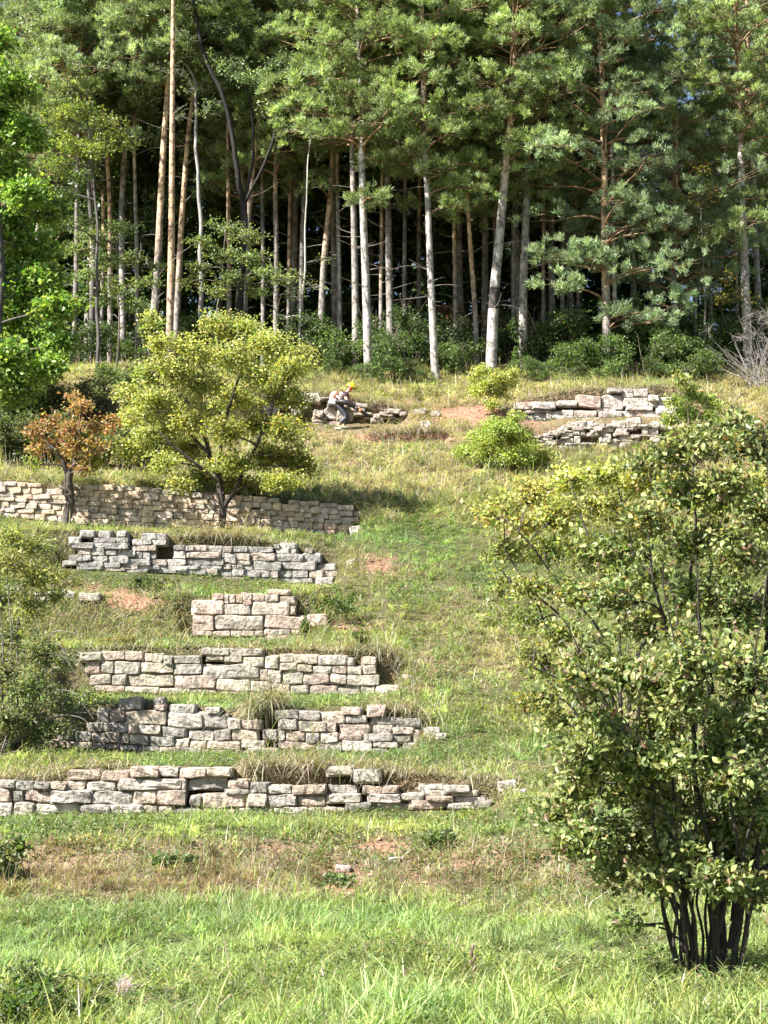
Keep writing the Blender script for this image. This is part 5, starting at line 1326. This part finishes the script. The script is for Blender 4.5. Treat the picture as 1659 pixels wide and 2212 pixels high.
for k, (u, yy, w, h, pal, lab) in enumerate(((1390, 55.0, 1.5, 1.6, MIDG, 'broad juniper green bush at the foot of the vivid orange pine'), (1460, 56.0, 1.3, 1.8, DARKG + MIDG, 'dark green bush behind the pale leaved shrub at right'), (1600, 57.5, 1.4, 2.6, DARKG + LIME[:1], 'large dark bush below the far right pine'), (1240, 56.2, .9, .9, MIDG, 'low green bush above the white block wall'))):
    b = gpt(u, yy)
    st = [([b, b + np.array((dx * w * .4, 0, h * .5)), b + np.array((dx * w * .8, 0, h))], .02, .008) for dx in (-.8, -.2, .3, .9)]
    woody('edge_bush', lab, 'bush', b, st, [(b + np.array((rb.uniform(-w, w), rb.uniform(-.6, .6), rb.uniform(.15, 1) * h)), (.42, .42, .3), .9) for _ in range(20)], 630 + k, (.085, .05), pal, nsub=16, lps=15, spread=.09, parts=('stems', 'foliage'))

# leafless grey bush at the right edge
y = 54.0
b = gpt(1650, y); r = np.random.default_rng(9)
st = []
for q in range(60):
    d = unit(np.array((r.normal(-.1, .55), r.normal(0, .4), abs(r.normal(.9, .3)))))
    ln = r.uniform(1.2, 2.9)
    p0 = b + np.array((r.normal(0, .25), r.normal(0, .2), 0))
    st.append(([p0, p0 + d * ln * .45 + r.normal(0, .08, 3), p0 + d * ln + r.normal(0, .15, 3)], r.uniform(.012, .022), .004))
woody('bare_bush', 'leafless grey bush at the right edge below the far right pine', 'bush', b, st, [(b + np.array((r.normal(-.1, .7), r.normal(0, .4), r.uniform(.8, 2.6))), (.45, .4, .4), .6) for _ in range(24)], 640, (.06, .04), DARKG, nsub=16, bare=.97, bark=(.21, .185, .165), twigcol=(.24, .21, .19), parts=('stems', 'foliage'), limb_r=.012, sub_r=.007)

# ------------------------------------------------------------------ the working person
PY = 50.0


def pp(cx, cy, dy=0.0):
    return at((700 + cx / 4.1475) * .864, (900 + cy / 4.1475) * .864, PY + dy)


def skinned(name, chains, mat, parent, origin, sub=2, col=(.5, .3, .2), root=0):
    """chains: lists of (point, radius); chains that share a point grow together"""
    me = bpy.data.meshes.new(name + '_skeleton')
    V, R, E = [], [], []
    idx = {}
    for ch in chains:
        prev = None
        for p, rad in ch:
            key = tuple(np.round(np.asarray(p, float), 4))
            if key not in idx:
                idx[key] = len(V); V.append(np.asarray(p, float) - origin); R.append(rad)
            i_ = idx[key]
            if prev is not None and prev != i_: E.append((prev, i_))
            prev = i_
    me.from_pydata([tuple(q) for q in V], E, [])
    o = bpy.data.objects.new(name, me); COL.objects.link(o)
    sk = o.modifiers.new('skin', 'SKIN'); sk.use_smooth_shade = True
    for i_, q in enumerate(me.skin_vertices[0].data):
        q.radius = (R[i_], R[i_]) if np.isscalar(R[i_]) else R[i_]
        q.use_root = i_ == root
    sb = o.modifiers.new('sub', 'SUBSURF'); sb.levels = sub; sb.render_levels = sub
    dg = bpy.context.evaluated_depsgraph_get(); dg.update()
    m2 = bpy.data.meshes.new_from_object(o.evaluated_get(dg))
    m2.name = name
    bpy.data.objects.remove(o); bpy.data.meshes.remove(me)
    a_ = m2.color_attributes.new('col', 'FLOAT_COLOR', 'POINT')
    a_.data.foreach_set('color', np.tile(np.r_[np.asarray(col, float), 1.0], len(m2.vertices)).astype(np.float32))
    m2.materials.clear(); m2.materials.append(mat)
    o2 = bpy.data.objects.new(name, m2); COL.objects.link(o2)
    if parent is not None: o2.parent = parent
    else: o2.location = origin
    return o2


foot0 = pp(600, 655); foot0[2] = float(height(foot0[0], foot0[1]))
dz = foot0[2] - pp(600, 668)[2]
base0 = foot0


def q(cx, cy, dy=0.0):
    p = pp(cx, cy, dy); p[2] += dz
    return p


pel, sp1, sp2, nk, hd = q(615, 415), q(620, 370), q(650, 315), q(695, 278), q(738, 232)
person = thing('person', base0, 'person in a yellow helmet bending forward on the slope, working with a blower', 'person')
SK = (.52, .30, .21)
hipR, kneR, ankR, toeR = q(625, 430, -.10), q(695, 540, -.13), q(595, 612, -.14), q(640, 655, -.15)
hipL, kneL, ankL, toeL = q(630, 430, .10), q(705, 550, .12), q(655, 630, .14), q(715, 655, .15)
shR, elR, wrR = q(672, 305, -.20), q(705, 392, -.27), q(800, 440, -.22)
shL, elL, wrL = q(690, 300, .20), q(745, 385, .22), q(800, 430, .10)
heelR, heelL = q(580, 645, -.14), q(640, 652, .14)
body = [[(pel, .13), (sp1, .12), (sp2, .13), (nk, .06), (q(715, 258), .055), (hd, .095), (q(748, 212), .085)], [(pel, .13), (hipR, .09), (kneR, .06), (ankR, .045), (toeR, .04)], [(pel, .13), (hipL, .09), (kneL, .06), (ankL, .045), (toeL, .04)],
        [(sp2, .13), (shR, .065), (elR, .045), (wrR, .032), (q(822, 455, -.2), .034)], [(sp2, .13), (shL, .065), (elL, .045), (wrL, .032), (q(822, 445, .08), .034)]]
for wv, sy in ((q(822, 455, -.2), -1), (q(822, 445, .08), 1)):
    for j in range(4):                                 # curled fingers and a thumb
        f0 = wv + np.array((.03 + .015 * j, 0, -.02 - .008 * j))
        body.append([(wv, .034), (f0, .010), (f0 + np.array((.02, -.03 * sy, -.03)), .009), (f0 + np.array((-.01, -.05 * sy, -.045)), .008)])
    body.append([(wv, .034), (wv + np.array((.0, -.04 * sy, .02)), .011), (wv + np.array((.035, -.06 * sy, .01)), .009)])
skinned('body', body, mat_plain('skin', .5, .3), person, base0, 2, SK)
skinned('trousers', [[(q(612, 400), .15), (pel, .15), (hipR, .115), (kneR, .085), (q(612, 600, -.14), .072)], [(pel, .15), (hipL, .115), (kneL, .085), (q(658, 615, .14), .072)]], M_PLAIN, person, base0, 2, (.04, .044, .054), 1)
skinned('shirt', [[(q(618, 395), .145), (sp1, .145), (sp2, .155), (q(685, 288), .085)], [(sp2, .155), (shR, .085), (q(683, 335, -.23), .075)], [(sp2, .155), (shL, .085), (q(712, 335, .21), .075)]], M_PLAIN, person, base0, 2, (.05, .025, .03), 1)
for h_, t_, nm in ((heelR, toeR, -.14), (heelL, toeL, .14)):
    h2 = h_.copy(); t2 = t_.copy(); gz = float(height(h2[0], h2[1])); h2[2] = gz + .055; t2 = np.array((h2[0] + .2, h2[1], gz + .05))
    skinned('shoe', [[(h2 + np.array((0, 0, .06)), .052), (h2, .055), ((h2 + t2) / 2, .05), (t2, .045)]], M_PLAIN, person, base0, 1, (.30, .42, .28))
for off in (-.05, .06):                                # reflective straps over the back
    a_ = np.array((off, 0, 0))
    g = Geo()
    th = np.linspace(-1.9, 1.9, 13)
    ctr = (sp1 * .35 + sp2 * .65) + np.array((off * 1.4, 0, off * .8))
    axd = unit(nk - sp1); sid = np.array((0, 1., 0)); upd = np.cross(axd, sid); upd = upd if upd[2] > 0 else -upd
    ring = [ctr + .172 * (math.cos(t_) * upd + math.sin(t_) * sid) for t_ in th]
    V = []
    for p_ in ring: V += [p_ - axd * .027, p_ + axd * .027]
    Q_ = [(2 * j, 2 * j + 1, 2 * j + 3, 2 * j + 2) for j in range(12)]
    g.add(V, Q_, None, (.8, .8, .78)); obj('reflective_strap', g, M_PLAIN, person, origin=base0)


def ellipsoid(g, c, rad, col, axis_up=(0, 0, 1), zmin=-1.0, n=18, m=12):
    up = unit(np.asarray(axis_up, float)); a_ = unit(np.cross(up, (0, 1., .01))); b_ = np.cross(up, a_)
    th = np.linspace(math.asin(max(-1, zmin)), math.pi / 2, m); ph = np.arange(n) * 2 * math.pi / n
    V = np.array([[c + a_ * rad[0] * math.cos(t_) * math.cos(p_) + b_ * rad[1] * math.cos(t_) * math.sin(p_) + up * rad[2] * math.sin(t_) for p_ in ph] for t_ in th])
    i_ = np.arange(m - 1)[:, None] * n; j = np.arange(n)[None]; k_ = (j + 1) % n
    g.add(V.reshape(-1, 3), np.stack([i_ + j, i_ + k_, i_ + n + k_, i_ + n + j], -1).reshape(-1, 4), None, col)


up_h = np.array((.35, 0, 1.))
hc = q(735, 222)
g = Geo(); ellipsoid(g, hc, np.array((.145, .125, .15)), (.80, .62, .02), up_h, -.1)
helmet = obj('helmet', g, mat_plain('helmet_shell', .3, .5), person, smooth=True, origin=base0)
g = Geo(); ellipsoid(g, hc + np.array((.12, 0, -.02)), np.array((.10, .11, .02)), (.75, .58, .02), (.45, 0, 1.), -.9)
obj('helmet_peak', g, M_PLAIN, helmet, smooth=True, origin=base0)
for sy in (-1, 1):
    g = Geo(); ellipsoid(g, hc + np.array((-.02, sy * .115, -.07)), np.array((.05, .03, .06)), (.55, .06, .03)); obj('ear_muff', g, M_PLAIN, helmet, smooth=True, origin=base0)
face_d = unit(np.array((.85, 0, -.45)))
g = Geo(); ellipsoid(g, hd + face_d * .10 + np.array((0, 0, -.02)), np.array((.02, .018, .03)), SK); obj('nose', g, M_PLAIN, person, smooth=True, origin=base0)
g = Geo()
V = [hc + np.array((.13, s * .09, -.02)) for s in (-1, 1)] + [hc + np.array((.15, s * .09, -.17)) for s in (1, -1)]
V += [p_ + np.array((.006, 0, .002)) for p_ in V]
g.add(V, [(0, 1, 2, 3), (4, 7, 6, 5), (0, 3, 7, 4), (1, 5, 6, 2), (0, 4, 5, 1), (3, 2, 6, 7)], None, (.03, .025, .02)); obj('mesh_visor', g, M_PLAIN, helmet, origin=base0)

# backpack blower carried by the person
back = q(570, 345)
bl_ = thing('leaf_blower', back, 'orange and white backpack blower with a long black tube, carried by the person', 'blower')
Rb = Geo(); tilt_up = unit(q(640, 290) - q(590, 385))
ellipsoid(Rb, q(560, 318), np.array((.13, .17, .17)), (.70, .32, .22), tilt_up); obj('engine_cover', Rb, M_PLAIN, bl_, smooth=True, origin=back)
g = Geo(); stone(g, np.random.default_rng(1), q(548, 382), (.11, .17, .085), np.array([(.80, .80, .78)]), .15, -.25); obj('fuel_tank', g, M_PLAIN, bl_, smooth=True, origin=back)
g = Geo(); stone(g, np.random.default_rng(2), q(565, 424), (.14, .16, .035), np.array([(.02, .02, .02)]), .1, -.25); obj('base_frame', g, M_PLAIN, bl_, smooth=True, origin=back)
g = Geo(); tube(g, smooth_path([q(585, 375, -.16), q(630, 372, -.30), q(690, 382, -.33), q(740, 408, -.32), q(780, 435, -.28)], 16), np.r_[np.linspace(.06, .085, 8), np.linspace(.085, .055, 8)], 12, (.022, .02, .02), True); obj('flexible_hose', g, M_PLAIN, bl_, smooth=True, origin=back)
g = Geo(); tube(g, [q(778, 433, -.28), q(810, 455, -.26), q(822, 462, -.25), q(940, 535, -.22)], [.06, .055, .05, .045], 12, (.03, .026, .026), True); obj('blower_tube', g, M_PLAIN, bl_, smooth=True, origin=back)
g = Geo(); tube(g, [q(818, 459, -.255), q(842, 474, -.25)], [.05, .05], 12, (.80, .24, .06), True); obj('coupling_ring', g, M_PLAIN, bl_, smooth=True, origin=back)
g = Geo(); tube(g, [q(805, 470, -.26), q(815, 448, -.22), q(830, 438, -.2)], [.016, .016, .016], 8, (.7, .22, .06), True); obj('grip', g, M_PLAIN, bl_, smooth=True, origin=back)
